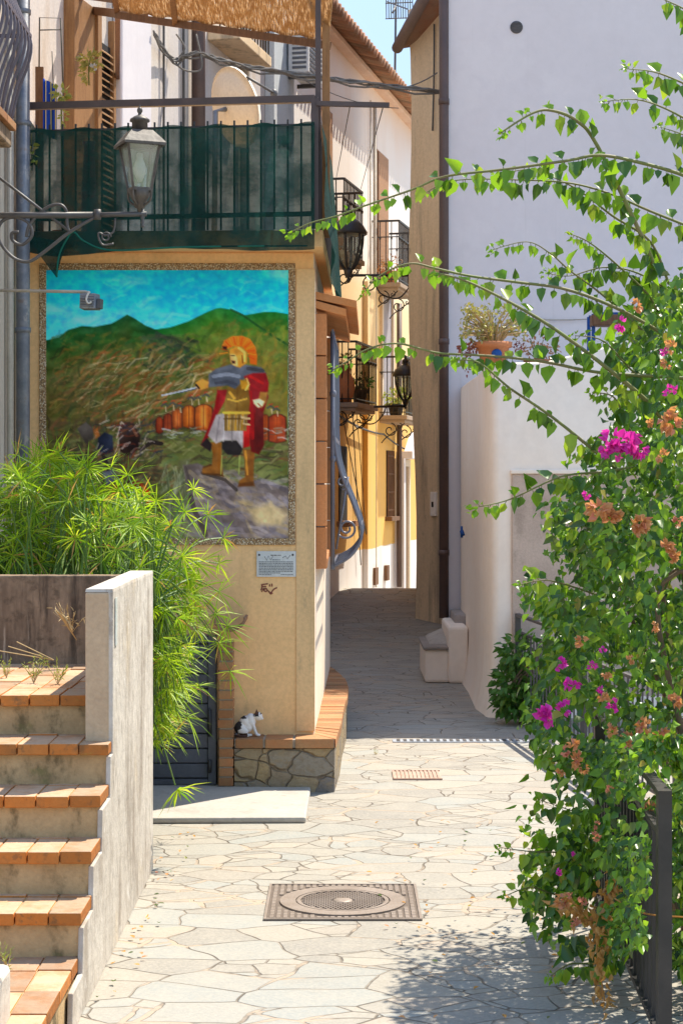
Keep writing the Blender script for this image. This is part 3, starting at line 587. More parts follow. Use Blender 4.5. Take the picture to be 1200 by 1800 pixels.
def coping(ol, inn, step, z0, z1, lip, cuts=None):
    pts = []
    for i in range(len(ol) - 1):
        L = math.dist(ol[i], ol[i + 1]); nseg = max(1, round(L / (step if i > 1 else .24)))
        for j in range(nseg): pts.append((lerp2(ol[i], ol[i + 1], j / nseg), lerp2(inn[i], inn[i + 1], j / nseg)))
    pts.append((ol[-1], inn[-1]))
    for (o0, i0), (o1, i1) in zip(pts[:-1], pts[1:]):
        e = .04; oa, ob = lerp2(o0, o1, e), lerp2(o0, o1, 1 - e); ia, ib = lerp2(i0, i1, e), lerp2(i0, i1, 1 - e)
        oa, ob = lerp2(ia, oa, 1 + lip), lerp2(ib, ob, 1 + lip); dz = random.uniform(-.003, .003)
        b.hexa([(*oa, z0), (*ob, z0), (*ib, z0), (*ia, z0), (*oa, z1 + dz), (*ob, z1 + dz), (*ib, z1 + dz), (*ia, z1 + dz)])
coping(ol, inn, .13, .28, .34, .06)
obj('brick_coping', b, m_brick, house, .004)
b = MB(); b.add([(x, y, .283) for x, y in ol] + [(x, y, .332) for x, y in ol] + [(x, y, .332) for x, y in inn], [(i, i + 1, i + 1 + k, i + k) for i in range(k - 1)] + [(i + k, i + 1 + k, i + 1 + 2 * k, i + 2 * k) for i in range(k - 1)])
obj('coping_mortar', b, m_mortar, house)
# side window: brick surround, clay canopy, bellied grille
def sx(d): return XR + (XB - XR) * (d - DW) / (DB - DW)
b = MB(); z = PZ(1000, 12.1); zt = PZ(552, 12.1)
hgt = (zt - z) / 6
for i in range(6):
    b.box(sx(12.05) - .03, sx(12.05) + .072, 12.02, 12.17, z + i * hgt + .004, z + (i + 1) * hgt - .004)
    b.box(sx(14.1) - .03, sx(14.1) + .072, 14.02, 14.17, z + i * hgt + .004, z + (i + 1) * hgt - .004)
for i in range(14): b.box(sx(12.2) - .03, sx(12.2) + .073, 12.19 + i * .13, 12.31 + i * .13, z - .0, z + .06)
wf = obj('window', MB().hexa([(sx(12.17) + .004, 12.17, z), (sx(14.02) + .004, 14.02, z), (sx(14.02) - .02, 14.02, z), (sx(12.17) - .02, 12.17, z), (sx(12.17) + .004, 12.17, zt), (sx(14.02) + .004, 14.02, zt), (sx(14.02) - .02, 14.02, zt), (sx(12.17) - .02, 12.17, zt)]), m_dark, house)
obj('brick_surround', b, M('orange_surround_brick', (.60, .25, .095), (.54, .25, .11), 6, bump=.4, island=.25, stains=[(12, (1, 1, 1), .58, .72, (.34, .17, .08), .5)]), wf, .006)
b = MB()
for i in range(12):
    y0 = 12.0 + i * .185
    for lay, (o1, dz) in enumerate(((.27, 0), (.20, -.055))):
        b.hexa([(sx(y0) - .05, y0, zt + .10 + dz), (sx(y0) + o1, y0, zt + .03 + dz), (sx(y0) + o1, y0 + .178, zt + .03 + dz), (sx(y0) - .05, y0 + .178, zt + .10 + dz),
                (sx(y0) - .05, y0, zt + .15 + dz), (sx(y0) + o1, y0, zt + .08 + dz), (sx(y0) + o1, y0 + .178, zt + .08 + dz), (sx(y0) - .05, y0 + .178, zt + .15 + dz)])
obj('tile_canopy', b, m_canopy, house, .004)
gr = MB(); zg1, zg0 = PZ(585, 12.4), PZ(1000, 12.4)
prof = [(0.105, zg1), (.11, zg1 - .3), (.115, zg1 - .72), (.16, zg1 - .95), (.25, zg1 - 1.18), (.295, zg1 - 1.32), (.29, zg1 - 1.42), (.22, zg1 - 1.52), (.105, zg0 + .02)]
bars = 9
for i in range(bars):
    d = 12.3 + i * .206
    gr.tube(curve([(sx(d) + o_, d, z_) for o_, z_ in prof], 4), .006 if 0 < i < bars - 1 else .013, 6)
for o_, z_ in (prof[0], prof[2], prof[5], prof[8]): gr.bar((sx(12.3) + o_, 12.28, z_), (sx(13.95) + o_, 13.97, z_), .012, .03)
ob = obj('window_grille', gr, m_grille, house)
gr = MB()
for d in (12.3,):
    gr.tube(spiral((sx(d) + .20, d, zg1 - 1.33), .07, .018, -2.6, 6.8, (1, 0, 0), (0, 0, 1)), .008, 5)
    gr.tube(spiral((sx(d) + .17, d, zg1 - 1.02), .05, .012, -1.6, 6.0, (1, 0, 0), (0, 0, 1)), .007, 5)
    gr.tube([(sx(d) + .105, d, zg1), (sx(d) + .105, d, zg0)], .017, 6); gr.tube([(sx(d) + .13, d, zg1 - 1.47), (sx(d) + .21, d, zg1 - .98)], .008, 5)
    for z_ in (zg1 - .42, zg1 - .86): gr.ell((sx(d) + .108, d, z_), (.024, .024, .03), 8, 6)
obj('scroll_ornament', gr, m_grille, ob)
# utility door, brick pillar and clay tile in the corner behind the stairs
dz0, dz1 = .038, PZ(1118, 11.56)
b = MB(); x0, x1 = PX(232, 11.56), PX(366, 11.56)
hh = (dz1 - .05 - dz0 - .04) / 9
for i in range(9): b.box(x0, x1, 11.56, 11.60, dz0 + .04 + i * hh + .004, dz0 + .04 + (i + 1) * hh - .004)
b.box(x0, x1, 11.585, 11.61, dz0 + .02, dz1 - .02)
dr = obj('utility_door', b, m_darkdoor, house, .005)
b = MB(); b.box(x1, PX(380, 11.55), 11.545, 11.66, dz0, dz1); b.box(x0 - .06, x0, 11.545, 11.66, dz0, dz1); b.box(x0, x1, 11.547, 11.66, dz1 - .045, dz1); b.box(x0, x1, 11.547, 11.6, dz0, dz0 + .035)
obj('door_frame', b, m_darkdoor, dr, .004)
for za, zb_ in ((.35, .52), (.12, .20)): b = MB(); b.tube([(x1 + .012, 11.53, za), (x1 + .012, 11.53, zb_)], .013, 8); obj('door_hinge', b, m_iron, dr)
b = MB(); px0, px1 = PX(384, 11.5), PX(410, 11.5); n = 15; zt2 = PZ(1128, 11.5); hh = (zt2 - .036) / n; random.seed(5)
for i in range(n):
    j = random.uniform(-.004, .004); b.box(px0 + j, px1 + j * .5, 11.49, 11.62, .036 + i * hh + .005, .036 + (i + 1) * hh - .005)
pl = obj('brick_pillar', b, m_brick, house, .004)
b = MB(); b.box(px0 + .006, px1 - .006, 11.498, 11.61, .036, zt2); obj('pillar_mortar', b, m_mortar, pl)
b = MB(); c0 = P(404, 1085, 11.47); R_ = .105
pr = [(math.cos(math.radians(a)) * R_, math.sin(math.radians(a)) * R_ * .85) for a in range(180, 361, 15)] + [(math.cos(math.radians(a)) * (R_ - .016), math.sin(math.radians(a)) * (R_ - .016) * .85 + .004) for a in range(360, 179, -15)]
b.prism([(c0.x + x, 11.42, c0.z + z) for x, z in pr], (0, .26, 0)); obj('clay_tile', b, m_tile, house, .003)
# graffiti scribble under the plaque
b = MB()
def scr(pts): b.tube([P(x, y, DW - .001) for x, y in pts], .0045, 4)
scr([(461, 1027), (460, 1036)]); scr([(459, 1028), (471, 1026)]); scr([(461, 1031), (468, 1031)]); scr([(458, 1037), (464, 1034), (460, 1040)]); scr(curve([(467, 1034), (464, 1037), (467, 1040), (470, 1037), (467, 1034)], 3)); scr([(474, 1027), (474, 1031)]); scr([(478, 1026), (478, 1031)])
scr(curve([(471, 1038), (476, 1042), (481, 1036), (487, 1033)], 3)); scr(curve([(473, 1041), (476, 1044), (479, 1042)], 3))
obj('graffiti', b, M('faded_red_pen', (.30, .10, .07), None, 4, bump=0), house)
# terrace slab and railing
b = MB(); b.hexa([(XL, DW - .16, ZT), (XR + .06, DW - .22, ZT), (XB + .06, DB, ZT), (XL, DB, ZT), (XL, DW - .16, ZT + .11), (XR + .06, DW - .22, ZT + .11), (XB + .06, DB, ZT + .11), (XL, DB, ZT + .11)])
obj('terrace_slab', b, m_mural_wall, house, .008)
RL, RR = P(42, 187, 11.62), P(553, 174, 11.42); RB = Vector((XB + .02, 15.6, RR.z))
rail = MB(); rail.bar(RL, RR, .04, .045); rail.bar(RR, RB, .04, .045)
rl = obj('terrace_railing', rail, m_iron_brown, house)
low = Vector((0, 0, .72)); b = MB(); b.bar(RL - low, RR - low, .02, .03); b.bar(RR - low, RB - low, .02, .03); b.bar(RL - Vector((0, 0, .16)), RR - Vector((0, 0, .16)), .012, .014); obj('lower_rail', b, m_iron, rl)
zs = ZT + .11
for q in (RL, RR, RB):
    b = MB(); b.bar((q.x, q.y, zs), q, .045, .045, (0, 1, 0)); obj('rail_post', b, m_iron_brown, rl)
n = 22
for i in range(1, n):
    q = RL.lerp(RR, i / n); b = MB(); b.bar((q.x, q.y, zs), (q.x, q.y, RL.z - .16 + .04), .012, .012, (0, 1, 0)); obj('baluster', b, m_iron, rl)
for i in range(1, 14):
    q = RR.lerp(RB, i / 14); b = MB(); b.bar((q.x, q.y, zs), (q.x, q.y, RR.z), .012, .012, (0, 1, 0)); obj('baluster', b, m_iron, rl)
# shade net hung on the railing
random.seed(11)
def net():
    b = MB(); N = 64; K = 18
    def top(i): t = i / N; q = RL.lerp(RR, t); return Vector((q.x + .03 * (1 - t), q.y - .045, q.z - .165 + .012 * math.sin(t * 40) + .05 * (1 if t < .03 else 0)))
    def botz(t): return PZ(439 + 6 * math.sin(min(1, t * 4) * 3.0) + 3 * math.sin(t * 9), 11.4)
    vs = []
    for j in range(K + 1):
        for i in range(N + 1):
            p = top(i); t = i / N; s = j / K; zb = botz(t)
            vs.append(Vector((p.x, p.y - .02 - .022 * math.sin(i * .55 + 2 * s) * s - .05 * s + .014 * math.sin(i * .21 + s * 9) * math.sin(s * 3.1), p.z + (zb - p.z) * s)))
    b.add(vs, [(j * (N + 1) + i, j * (N + 1) + i + 1, (j + 1) * (N + 1) + i + 1, (j + 1) * (N + 1) + i) for j in range(K) for i in range(N)], 0, True)
    # side panel round the corner, sagging lower
    N2 = 22; vs = []
    for j in range(K + 1):
        for i in range(N2 + 1):
            t = i / N2; s = j / K; q = RR.lerp(RB, t * .62); zt_ = q.z - .165 - .05 * t; zb = PZ(437 + 60 * math.sin(t * 2.6), 11.45) - .18 * t
            vs.append(Vector((q.x + .045 + .05 * s + .028 * math.sin(s * 7 + i * .9) * s + .03 * math.sin(t * 3), q.y - .045 * (1 - t), zt_ + (zb - zt_) * s)))
    b.add(vs, [(j * (N2 + 1) + i, j * (N2 + 1) + i + 1, (j + 1) * (N2 + 1) + i + 1, (j + 1) * (N2 + 1) + i) for j in range(K) for i in range(N2)], 0, True)
    # loose corner hanging down on the left
    b.add([P(50, 415, 11.38), P(120, 425, 11.37), P(108, 455, 11.36), P(100, 488, 11.36), P(75, 455, 11.37)], [(0, 4, 3, 2, 1)], 0)
    return tag(obj('shade_net', b, m_net), 'dark green shade net tied along the terrace railing above the mural', 'shade net')
net()
b = MB(); b.tube(curve([P(100, 487, 11.355), P(104, 450, 11.36), P(118, 420, 11.36), P(130, 408, 11.36), P(150, 425, 11.36), P(200, 440, 11.36), P(330, 434, 11.36), P(540, 432, 11.35)], 6), .006, 5)
tag(obj('green_cord', b, M('green_hem', (.01, .14, .10), None, 5, bump=0)), 'thin green hem cord sagging under the shade net', 'cord')
# clothes line arm with wires to the far balcony
t = thing('clothes_line_arm', 'dark steel arm reaching from the terrace corner with two washing lines', 'line arm', RR)
b = MB(); A0, A1 = P(556, 182, 11.4), P(684, 185, 11.4); b.bar(A0, A1, .03, .03); obj('arm', b, m_iron_brown, t)
for (x, y, X, Y, d) in ((615, 186, 591, 312, 25.4), (673, 188, 634, 332, 26.3)):
    b = MB(); b.tube([P(x, y, 11.4), P(X, Y, d)], .004, 4); obj('line_wire', b, m_cable, t)
# doorstep slab, street furniture
b = MB(); b.add([(-1.5, 10.42, 0), (PX(538, 10.5), 10.45, 0), (PX(546, 11.5), 11.5, 0), (-1.5, 11.72, 0), (-1.5, 10.42, .035), (PX(538, 10.5), 10.45, .035), (PX(546, 11.5), 11.5, .035), (-1.5, 11.72, .035)], [(3, 2, 1, 0), (4, 5, 6, 7), (0, 1, 5, 4), (1, 2, 6, 5), (2, 3, 7, 6), (3, 0, 4, 7)])
tag(obj('doorstep_slab', b, m_slab, bevel=.012), 'pale concrete slab lying before the dark utility door', 'slab')

# ------------------------------------------------------------------ plaque
q0, q1 = P(451, 969, DW - .012), P(520, 1014, DW - .012)
pq = thing('wall_plaque', 'small white inscribed plaque below the right end of the mural', 'plaque', ((q0.x + q1.x) / 2, DW, q1.z))
b = MB(); b.box(q0.x, q1.x, DW - .012, DW - .0005, q1.z, q0.z); obj('panel', b, M('white_marble_panel', (.66, .67, .66), (.60, .62, .62), 8, rough=.4, bump=.05), pq, .002)
b = MB(); random.seed(2); Wp = q1.x - q0.x; Hp = q0.z - q1.z
def words(y, x0, x1, h):
    x = x0
    while x < x1:
        w_ = random.uniform(.02, .07); b.box(q0.x + Wp * x, q0.x + Wp * min(x + w_, x1), DW - .0135, DW - .0118, q0.z - Hp * (y + h), q0.z - Hp * y); x += w_ + .012
words(.14, .36, .62, .035); words(.32, .40, .60, .03)
for i in range(8): words(.40 + .062 * i, .06, .93 if i < 7 else .6, .026)
words(.90, .06, .38, .022); words(.90, .62, .93, .022)
b.tube([q0 + Vector((Wp * x, -.001, -Hp * y)) for x, y in ((.2, .2), (.26, .36), (.3, .18), (.36, .34), (.42, .2))], .0016, 4); b.tube([q0 + Vector((Wp * x, -.001, -Hp * y)) for x, y in ((.66, .26), (.74, .18), (.78, .3), (.86, .15))], .0016, 4)
obj('inscription', b, M('engraved_grey', (.16, .16, .17), None, 5, bump=0), pq)
for u in (.07, .92):
    b = MB(); b.ell(q0 + Vector((Wp * u, -.001, -Hp * .14)), (.007, .004, .007), 8, 6); obj('screw', b, m_iron, pq)

# ------------------------------------------------------------------ street lantern on the left bracket
def lantern(root, c, k, yaw, metal, glass, bulb=True):
    # c: bottom centre of the glass body; k: scale
    c = Vector(c); q = math.pi / 4 + yaw; r2 = math.sqrt(2) / 2
    cage = MB()
    hb, ht, H = .055 * k * 2 * r2, .096 * k * 2 * r2, .265 * k
    for i in range(4):
        a = q + i * math.pi / 2; u = Vector((math.cos(a), math.sin(a), 0))
        cage.bar(c + u * hb, c + u * ht + Vector((0, 0, H)), .014 * k, .014 * k, (0, 1, 0))
        a2 = a + math.pi / 2; u2 = Vector((math.cos(a2), math.sin(a2), 0))
        cage.bar(c + u * hb, c + u2 * hb, .016 * k, .018 * k); cage.bar(c + u * ht + Vector((0, 0, H)), c + u2 * ht + Vector((0, 0, H)), .016 * k, .018 * k)
    fr = obj('lamp_frame', cage, metal, root)
    roof = MB(); roof.lathe(c + Vector((0, 0, H)), [(ht * 1.04, .005 * k), (ht * 1.30, -.012 * k), (ht * 1.31, .004 * k), (ht * .98, .045 * k), (ht * .66, .082 * k)], 4, 0, q, False)
    roof.lathe(c + Vector((0, 0, H)), [(.048 * k, .08 * k), (.046 * k, .135 * k), (.06 * k, .140 * k), (.058 * k, .152 * k), (.035 * k, .168 * k), (.012 * k, .178 * k), (.010 * k, .188 * k)], 12)
    roof.ell(c + Vector((0, 0, H + .205 * k)), (.017 * k, .017 * k, .02 * k), 10, 8); roof.lathe(c + Vector((0, 0, H + .22 * k)), [(.006 * k, 0), (.002 * k, .02 * k)], 6)
    obj('lamp_roof', roof, metal, root)
    pb = MB(); pb.lathe(c, [(hb * .93, .012 * k), (ht * .95, H - .01 * k)], 4, 0, q, False); pb.f = pb.f[:-2]; pb.m = pb.m[:-2]; pb.s = pb.s[:-2]
    obj('lamp_glass', pb, glass, root)
    cup = MB(); cup.lathe(c, [(.012 * k, -.14 * k), (.016 * k, -.11 * k), (.03 * k, -.105 * k), (.034 * k, -.075 * k), (.05 * k, -.05 * k), (hb * .98, -.008 * k), (hb * .6, .004 * k)], 8)
    for i in range(4):
        a = q + i * math.pi / 2; u = Vector((math.cos(a), math.sin(a), 0)); cup.tube(curve([c + u * hb, c + u * hb * .92 + Vector((0, 0, -.06 * k)), c + u * .025 * k + Vector((0, 0, -.095 * k))], 4), .007 * k, 5)
    obj('lamp_base', cup, metal, root)
    if bulb:
        bb = MB(); bb.lathe(c + Vector((0, 0, .045 * k)), [(.012 * k, 0), (.018 * k, .02 * k), (.034 * k, .05 * k), (.038 * k, .08 * k), (.032 * k, .11 * k), (.020 * k, .135 * k), (.018 * k, .17 * k), (.010 * k, .175 * k)], 12)
        obj('bulb', bb, m_plastic, root)
DL = 10.0
L1 = thing('street_lantern', 'old glass street lantern on a scrolled wall bracket in front of the green net', 'street lamp', P(243, 375, DL))
lantern(L1, P(246, 334, DL), .93, math.radians(22), m_lampmetal, m_glass)
b = MB(); b.tube([Vector((-2.06, DL, PZ(379, DL))), P(165, 378, DL)], .018, 8); b.tube([P(162, 378, DL), P(258, 376, DL)], .014, 8); b.lathe(P(172, 386, DL), [(.02, 0), (.02, .055)], 10)
b.lathe(P(251, 400, DL), [(.004, 0), (.012, .008), (.006, .016), (.012, .028), (.006, .04), (.012, .055), (.010, .1)], 8)
br = obj('bracket_arm', b, m_greyiron, L1)
b = MB(); C1 = lambda x, y: P(x / 3, y / 3, DL)
b.tube(curve([C1(500, 1145), C1(360, 1230), C1(240, 1325), C1(150, 1380), C1(60, 1350), C1(-10, 1250), C1(10, 1170), C1(80, 1145), C1(150, 1175), C1(170, 1240), C1(120, 1290), C1(70, 1270), C1(65, 1230), C1(100, 1225)], 6), .010, 6)
b.tube(curve([C1(140, 1250), C1(160, 1180), C1(240, 1100), C1(310, 1078), C1(350, 1110), C1(356, 1190), C1(368, 1222)], 6), .009, 6)
b.tube([P(-30, 290, DL), C1(370, 1222)], .009, 6)
b.tube(spiral(C1(560, 1250), .028, .01, 0, 9, (1, 0, 0), (0, 0, 1)), .005, 5); b.tube(curve([C1(610, 1150), C1(600, 1220), C1(560, 1240), C1(520, 1230), C1(540, 1290), C1(600, 1285)], 5), .006, 5)
obj('scroll', b, m_greyiron, L1)
# spotlight on pole
sp = thing('mural_spotlight', 'small grey floodlight on a pale pole over the painted sky', 'spotlight', P(155, 515, 10.6))
b = MB(); b.tube([Vector((-2.06, 10.6, PZ(510, 10.6))), P(150, 513, 10.6), P(158, 515, 10.6)], .009, 8); obj('pole', b, m_cable_pale, sp)
b = MB(); a_, c_ = P(143, 517, 10.6), P(169, 544, 10.6)
b.hexa([(a_.x, 10.53, c_.z), (c_.x, 10.53, c_.z), (c_.x + .02, 10.66, c_.z - .0), (a_.x + .01, 10.66, c_.z), (a_.x, 10.55, a_.z), (c_.x, 10.55, a_.z), (c_.x + .02, 10.63, a_.z), (a_.x + .01, 10.63, a_.z)])
for i in range(5): b.box(a_.x + .005, c_.x - .0025, 10.522, 10.535, c_.z + .012 + i * .015, c_.z + .017 + i * .015)
obj('lamp_housing', b, m_zinc, sp, .003)
b = MB(); b.tube(curve([P(158, 512, 10.5), P(154, 519, 10.5), P(152, 527, 10.5), P(156, 533, 10.51), P(161, 530, 10.51)], 4), .006, 5); obj('cable', b, m_plastic, sp)
b = MB(); b.hexa([(c_.x + .008, 10.56, c_.z + .005), (c_.x + .03, 10.56, c_.z + .005), (c_.x + .035, 10.64, c_.z + .005), (c_.x + .012, 10.64, c_.z + .005), (c_.x + .012, 10.57, a_.z - .03), (c_.x + .03, 10.57, a_.z - .03), (c_.x + .04, 10.63, a_.z - .03), (c_.x + .015, 10.63, a_.z - .03)]); obj('driver_box', b, m_greyiron, sp)

# ------------------------------------------------------------------ left house with drainpipe and bellied balcony
lh = thing('left_house', 'tall cream house at the left edge with a balcony and a mottled downpipe', 'house', (-2.4, 9.5, 0))
b = MB(); b.box(-5, -2.06, 9.3, 11.98, 0, 8.5); obj('wall', b, M('flaking_cream_wall', (.62, .55, .46), (.52, .44, .36), 2, stretch=(1, 2, .2), stains=[(4, (1, 3, .15), .5, .7, (.34, .25, .18), .6)]), lh)
b = MB(); b.tube([(-2.0, 11.45, .1), (-2.0, 11.45, 6.2)], .043, 12); [b.tube([(-2.0, 11.45, z), (-2.0, 11.45, z + .03)], .05, 12) for z in (1.6, 2.9, 4.2, 4.9)]
obj('drainpipe', b, m_zinc, lh)
b = MB(); b.tube([(-2.03, 11.15, .4), (-2.03, 11.15, 5.5)], .018, 8); b.tube([(-2.035, 11.25, .4), (-2.035, 11.25, 5.5)], .012, 8); obj('conduit', b, m_cable_pale, lh)
b = MB(); zb = PZ(238, 9.9); b.box(-2.08, -1.80, 7.6, 9.95, zb - .06, zb + .03); b.box(-2.08, -1.86, 7.6, 9.9, zb - .12, zb - .06); bs = obj('balcony_slab', b, m_stainwall, lh, .01)
b = MB(); [b.box(-2.08, -1.775, 7.62 + i * .26, 7.87 + i * .26, zb + .032, zb + .075) for i in range(9)]; obj('brick_edge', b, m_brick, bs, .004)
b = MB(); bp = [(-1.80, zb + .08), (-1.76, zb + .25), (-1.70, zb + .42), (-1.70, zb + .55), (-1.80, zb + .8), (-1.84, zb + 1.05)]
for i in range(22):
    d = 7.65 + i * .105; b.tube(curve([(x, d, z) for x, z in bp], 3), .009, 5)
for i in range(4):
    b.tube(curve([(-2.06 + (x + 2.06) * (i + 1) / 4, 9.93, z) for x, z in bp], 3), .009, 5)
for x, z in (bp[0], bp[3], bp[5]): b.bar((x, 7.6, z), (x, 9.95, z), .02, .02); b.bar((x, 9.94, z), (-2.06, 9.94, z), .02, .02)
obj('balcony_railing', b, M('purple_grey_iron', (.13, .115, .14), None, 5, rough=.5, bump=0), bs)

# ------------------------------------------------------------------ facade line on the left side of the street
def U(d, off, z): return Vector((-.16 - .214 * (26 - d) + .978 * off, d - .209 * off, z))
def dU(px): return 5.724 / (.214 - (px - 600) / 3200)
def fbox(b, d0, d1, z0, z1, o0, o1, mi=0):
    return b.hexa([U(d0, o0, z0), U(d0, o1, z0), U(d1, o1, z0), U(d1, o0, z0), U(d0, o0, z1), U(d0, o1, z1), U(d1, o1, z1), U(d1, o0, z1)], mi)
def louvers(b, d0, d1, z0, z1, o, step=.05):
    z = z0
    while z < z1:
        b.hexa([U(d0, o - .02, z + .03), U(d0, o + .015, z), U(d1, o + .015, z), U(d1, o - .02, z + .03), U(d0, o - .02, z + .042), U(d0, o + .015, z + .012), U(d1, o + .015, z + .012), U(d1, o - .02, z + .042)]); z += step
th = thing('terrace_house', 'tall flaking house rising behind the terrace, with wooden shutter door and pipes', 'house', U(18.5, 0, 0))
b = MB(); fbox(b, 13.3, 23.38, 0, 9.6, -4, 0)
obj('wall', b, M('flaking_lilac_plaster', (.70, .62, .54), (.60, .55, .53), 1.4, stretch=(1, 1, .3), stains=[(3, (1, 1, .2), .5, .7, (.50, .38, .27), .55), (7, (1, 1, .3), .58, .72, (.42, .38, .40), .5)], bump=.3), th)
b = MB(); fbox(b, dU(112), dU(120), 3.5, 6.2, 0, .10); fbox(b, dU(120), dU(160), 3.5, 6.2, -.05, .04); fbox(b, dU(160), dU(167), 3.5, 6.2, 0, .07); fbox(b, dU(190), dU(194), 3.5, 6.2, 0, .06); fo = obj('door_frame', b, m_wood, th, .006)
b = MB(); fbox(b, dU(167), dU(190), 3.5, 5.95, -.03, .022); obj('shutter_backing', b, m_dark, fo)
b = MB(); louvers(b, dU(168), dU(189), 3.55, 5.9, .045, .062); obj('shutter', b, m_wood, fo)
for (px, r, m, o) in ((333, .075, m_brownpipe, .10), (420, .06, m_cable_pale, .07), (283, .012, m_cable, .03), (318, .014, m_cable, .03)):
    b = MB(); d = dU(px); b.tube([U(d, o, 3.5), U(d, o, 9.4)], r, 10); obj('wall_pipe', b, m, th)
b = MB(); fbox(b, 22.35, 23.36, 0, 9.6, .004, .12); obj('corner_pilaster', b, M('pale_blue_plaster', (.52, .58, .62), (.60, .62, .63), 1.5, stretch=(1, 1, .3), stains=[(5, (1, 1, .2), .55, .7, (.36, .42, .46), .5)]), th)
b = MB(); fbox(b, dU(197), dU(250), 3.5, 9.5, .003, .10); obj('chimney_breast', b, m_white, th, .02)
b = MB(); fbox(b, 19.9, 21.3, 6.80, 6.92, 0, .36); bl = obj('balcony', b, m_tan, th, .01)
b = MB()
for i in range(12): q = U(19.95 + i * .12, .33, 6.92); b.tube([q, q + Vector((0, 0, .9))], .010, 5)
for i in range(3): q = U(19.95, .1 * (i + .3), 6.92); b.tube([q, q + Vector((0, 0, .9))], .010, 5)
b.bar(U(19.95, .33, 7.82), U(21.27, .33, 7.82), .03, .03); b.bar(U(19.95, 0, 7.82), U(19.95, .33, 7.82), .03, .03); obj('balcony_railing', b, m_iron, bl)
# air conditioner
ac = thing('air_conditioner', 'white air conditioner unit on the house wall above the satellite dish', 'air conditioner', U(23.5, .2, 7.1))
b = MB(); fbox(b, 22.95, 23.75, 7.12, 7.66, .14, .40); obj('casing', b, m_plastic, ac, .02)
b = MB(); [fbox(b, 22.94, 22.949, 7.17 + i * .06, 7.20 + i * .06, .20, .38) for i in range(8)]; [fbox(b, 23.05, 23.7, 7.17 + i * .06, 7.20 + i * .06, .4, .408) for i in range(8)]; obj('vent_slats', b, m_darkdoor, ac)
b = MB(); fbox(b, 23.05, 23.1, 7.07, 7.118, .1, .4); obj('wall_bracket', b, m_greyiron, ac); b = MB(); fbox(b, 23.6, 23.65, 7.07, 7.118, .1, .4); obj('wall_bracket', b, m_greyiron, ac)
# satellite dish
sd = thing('satellite_dish', 'cream satellite dish seen from its back behind the terrace railing', 'satellite dish', P(410, 300, 14.4) - Vector((0, 0, .3)))
b = MB(); c0 = P(408, 190, 14.4); nrm = Vector((.76, .55, .26)).normalized(); rot = Vector((0, 0, 1)).rotation_difference(nrm).to_matrix()
N = 30; vs, fs = [], []
for s_ in (0, .018):
    for i in range(7):
        r = i / 6
        for j in range(N):
            a = 2 * math.pi * j / N; p = Vector((.33 * r * math.cos(a), .31 * r * math.sin(a), .09 * r * r - .045 - s_)); vs.append(c0 + rot @ p)
for s_ in range(2):
    for i in range(6):
        for j in range(N):
            a, b2 = s_ * 7 * N + i * N + j, s_ * 7 * N + i * N + (j + 1) % N; fs.append((a, b2, b2 + N, a + N))
for j in range(N): a, b2 = 6 * N + j, 6 * N + (j + 1) % N; fs.append((a, b2, b2 + 7 * N, a + 7 * N))
b.add(vs, fs, 0, True); obj('dish', b, m_dish, sd)
b = MB(); b.tube([c0 - nrm * .06, c0 - nrm * .16, Vector((c0.x - .14, 14.34, 3.51))], .022, 8); obj('mast', b, m_zinc, sd)
b = MB(); b.tube([c0 + rot @ Vector((0, -.33, .02)), c0 + rot @ Vector((0, -.10, .36))], .010, 6); b.ell(c0 + rot @ Vector((0, -.08, .38)), (.03, .03, .04), 10, 6); obj('feed_arm', b, m_greyiron, sd)

# reed awning
aw = thing('reed_awning', 'brown reed mat awning on poles above the terrace', 'awning', (-1.2, 12, 3.5))
A, B = P(207, 20, 13.6), P(577, 72, 12.0); A2, B2 = P(150, -260, 11.6), P(596, -170, 11.0)
mt = MB(); N = 40; K = 24; vs = []
for j in range(K + 1):
    for i in range(N + 1):
        p = A.lerp(B, i / N); q = A2.lerp(B2, i / N); r = p.lerp(q, j / K); r.z += .012 * math.sin(i * 1.3) - .05 * math.sin(math.pi * j / K); vs.append(r)
mt.add(vs, [(j * (N + 1) + i, j * (N + 1) + i + 1, (j + 1) * (N + 1) + i + 1, (j + 1) * (N + 1) + i) for j in range(K) for i in range(N)], 0, True)
o = obj('reed_mat', mt, m_straw, aw); sm = o.modifiers.new('thickness', 'SOLIDIFY'); sm.thickness = .012
b = MB(); b.bar(A - Vector((0, 0, .03)), B - Vector((0, 0, .03)), .05, .05); b.bar(A2, B2, .05, .05); b.bar(A, A2, .04, .05); b.bar(A.lerp(B, .3) + Vector((0, 0, -.03)), A2.lerp(B2, .3) + Vector((0, 0, -.03)), .04, .05)
b.bar(A, U(dU(207), 0, A.z + .25), .04, .06)
obj('awning_frame', b, m_wood_dark, aw)
for (px, d, w_, m, top) in ((559, 11.5, .035, m_iron_brown, -140), (573, 11.9, .05, m_wood, -60)):
    b = MB(); q = P(px, top, d); b.bar((q.x, q.y, ZT + .12), q, w_, w_, (0, 1, 0)); obj('awning_post', b, m, aw)
b = MB(); b.bar(U(dU(140), .0, 6.25), P(290, 10, 14.2), .05, .07); b.bar(U(dU(165), 0, 6.2), P(255, 30, 13.9), .05, .07); obj('rafter', b, m_wood_dark, aw)

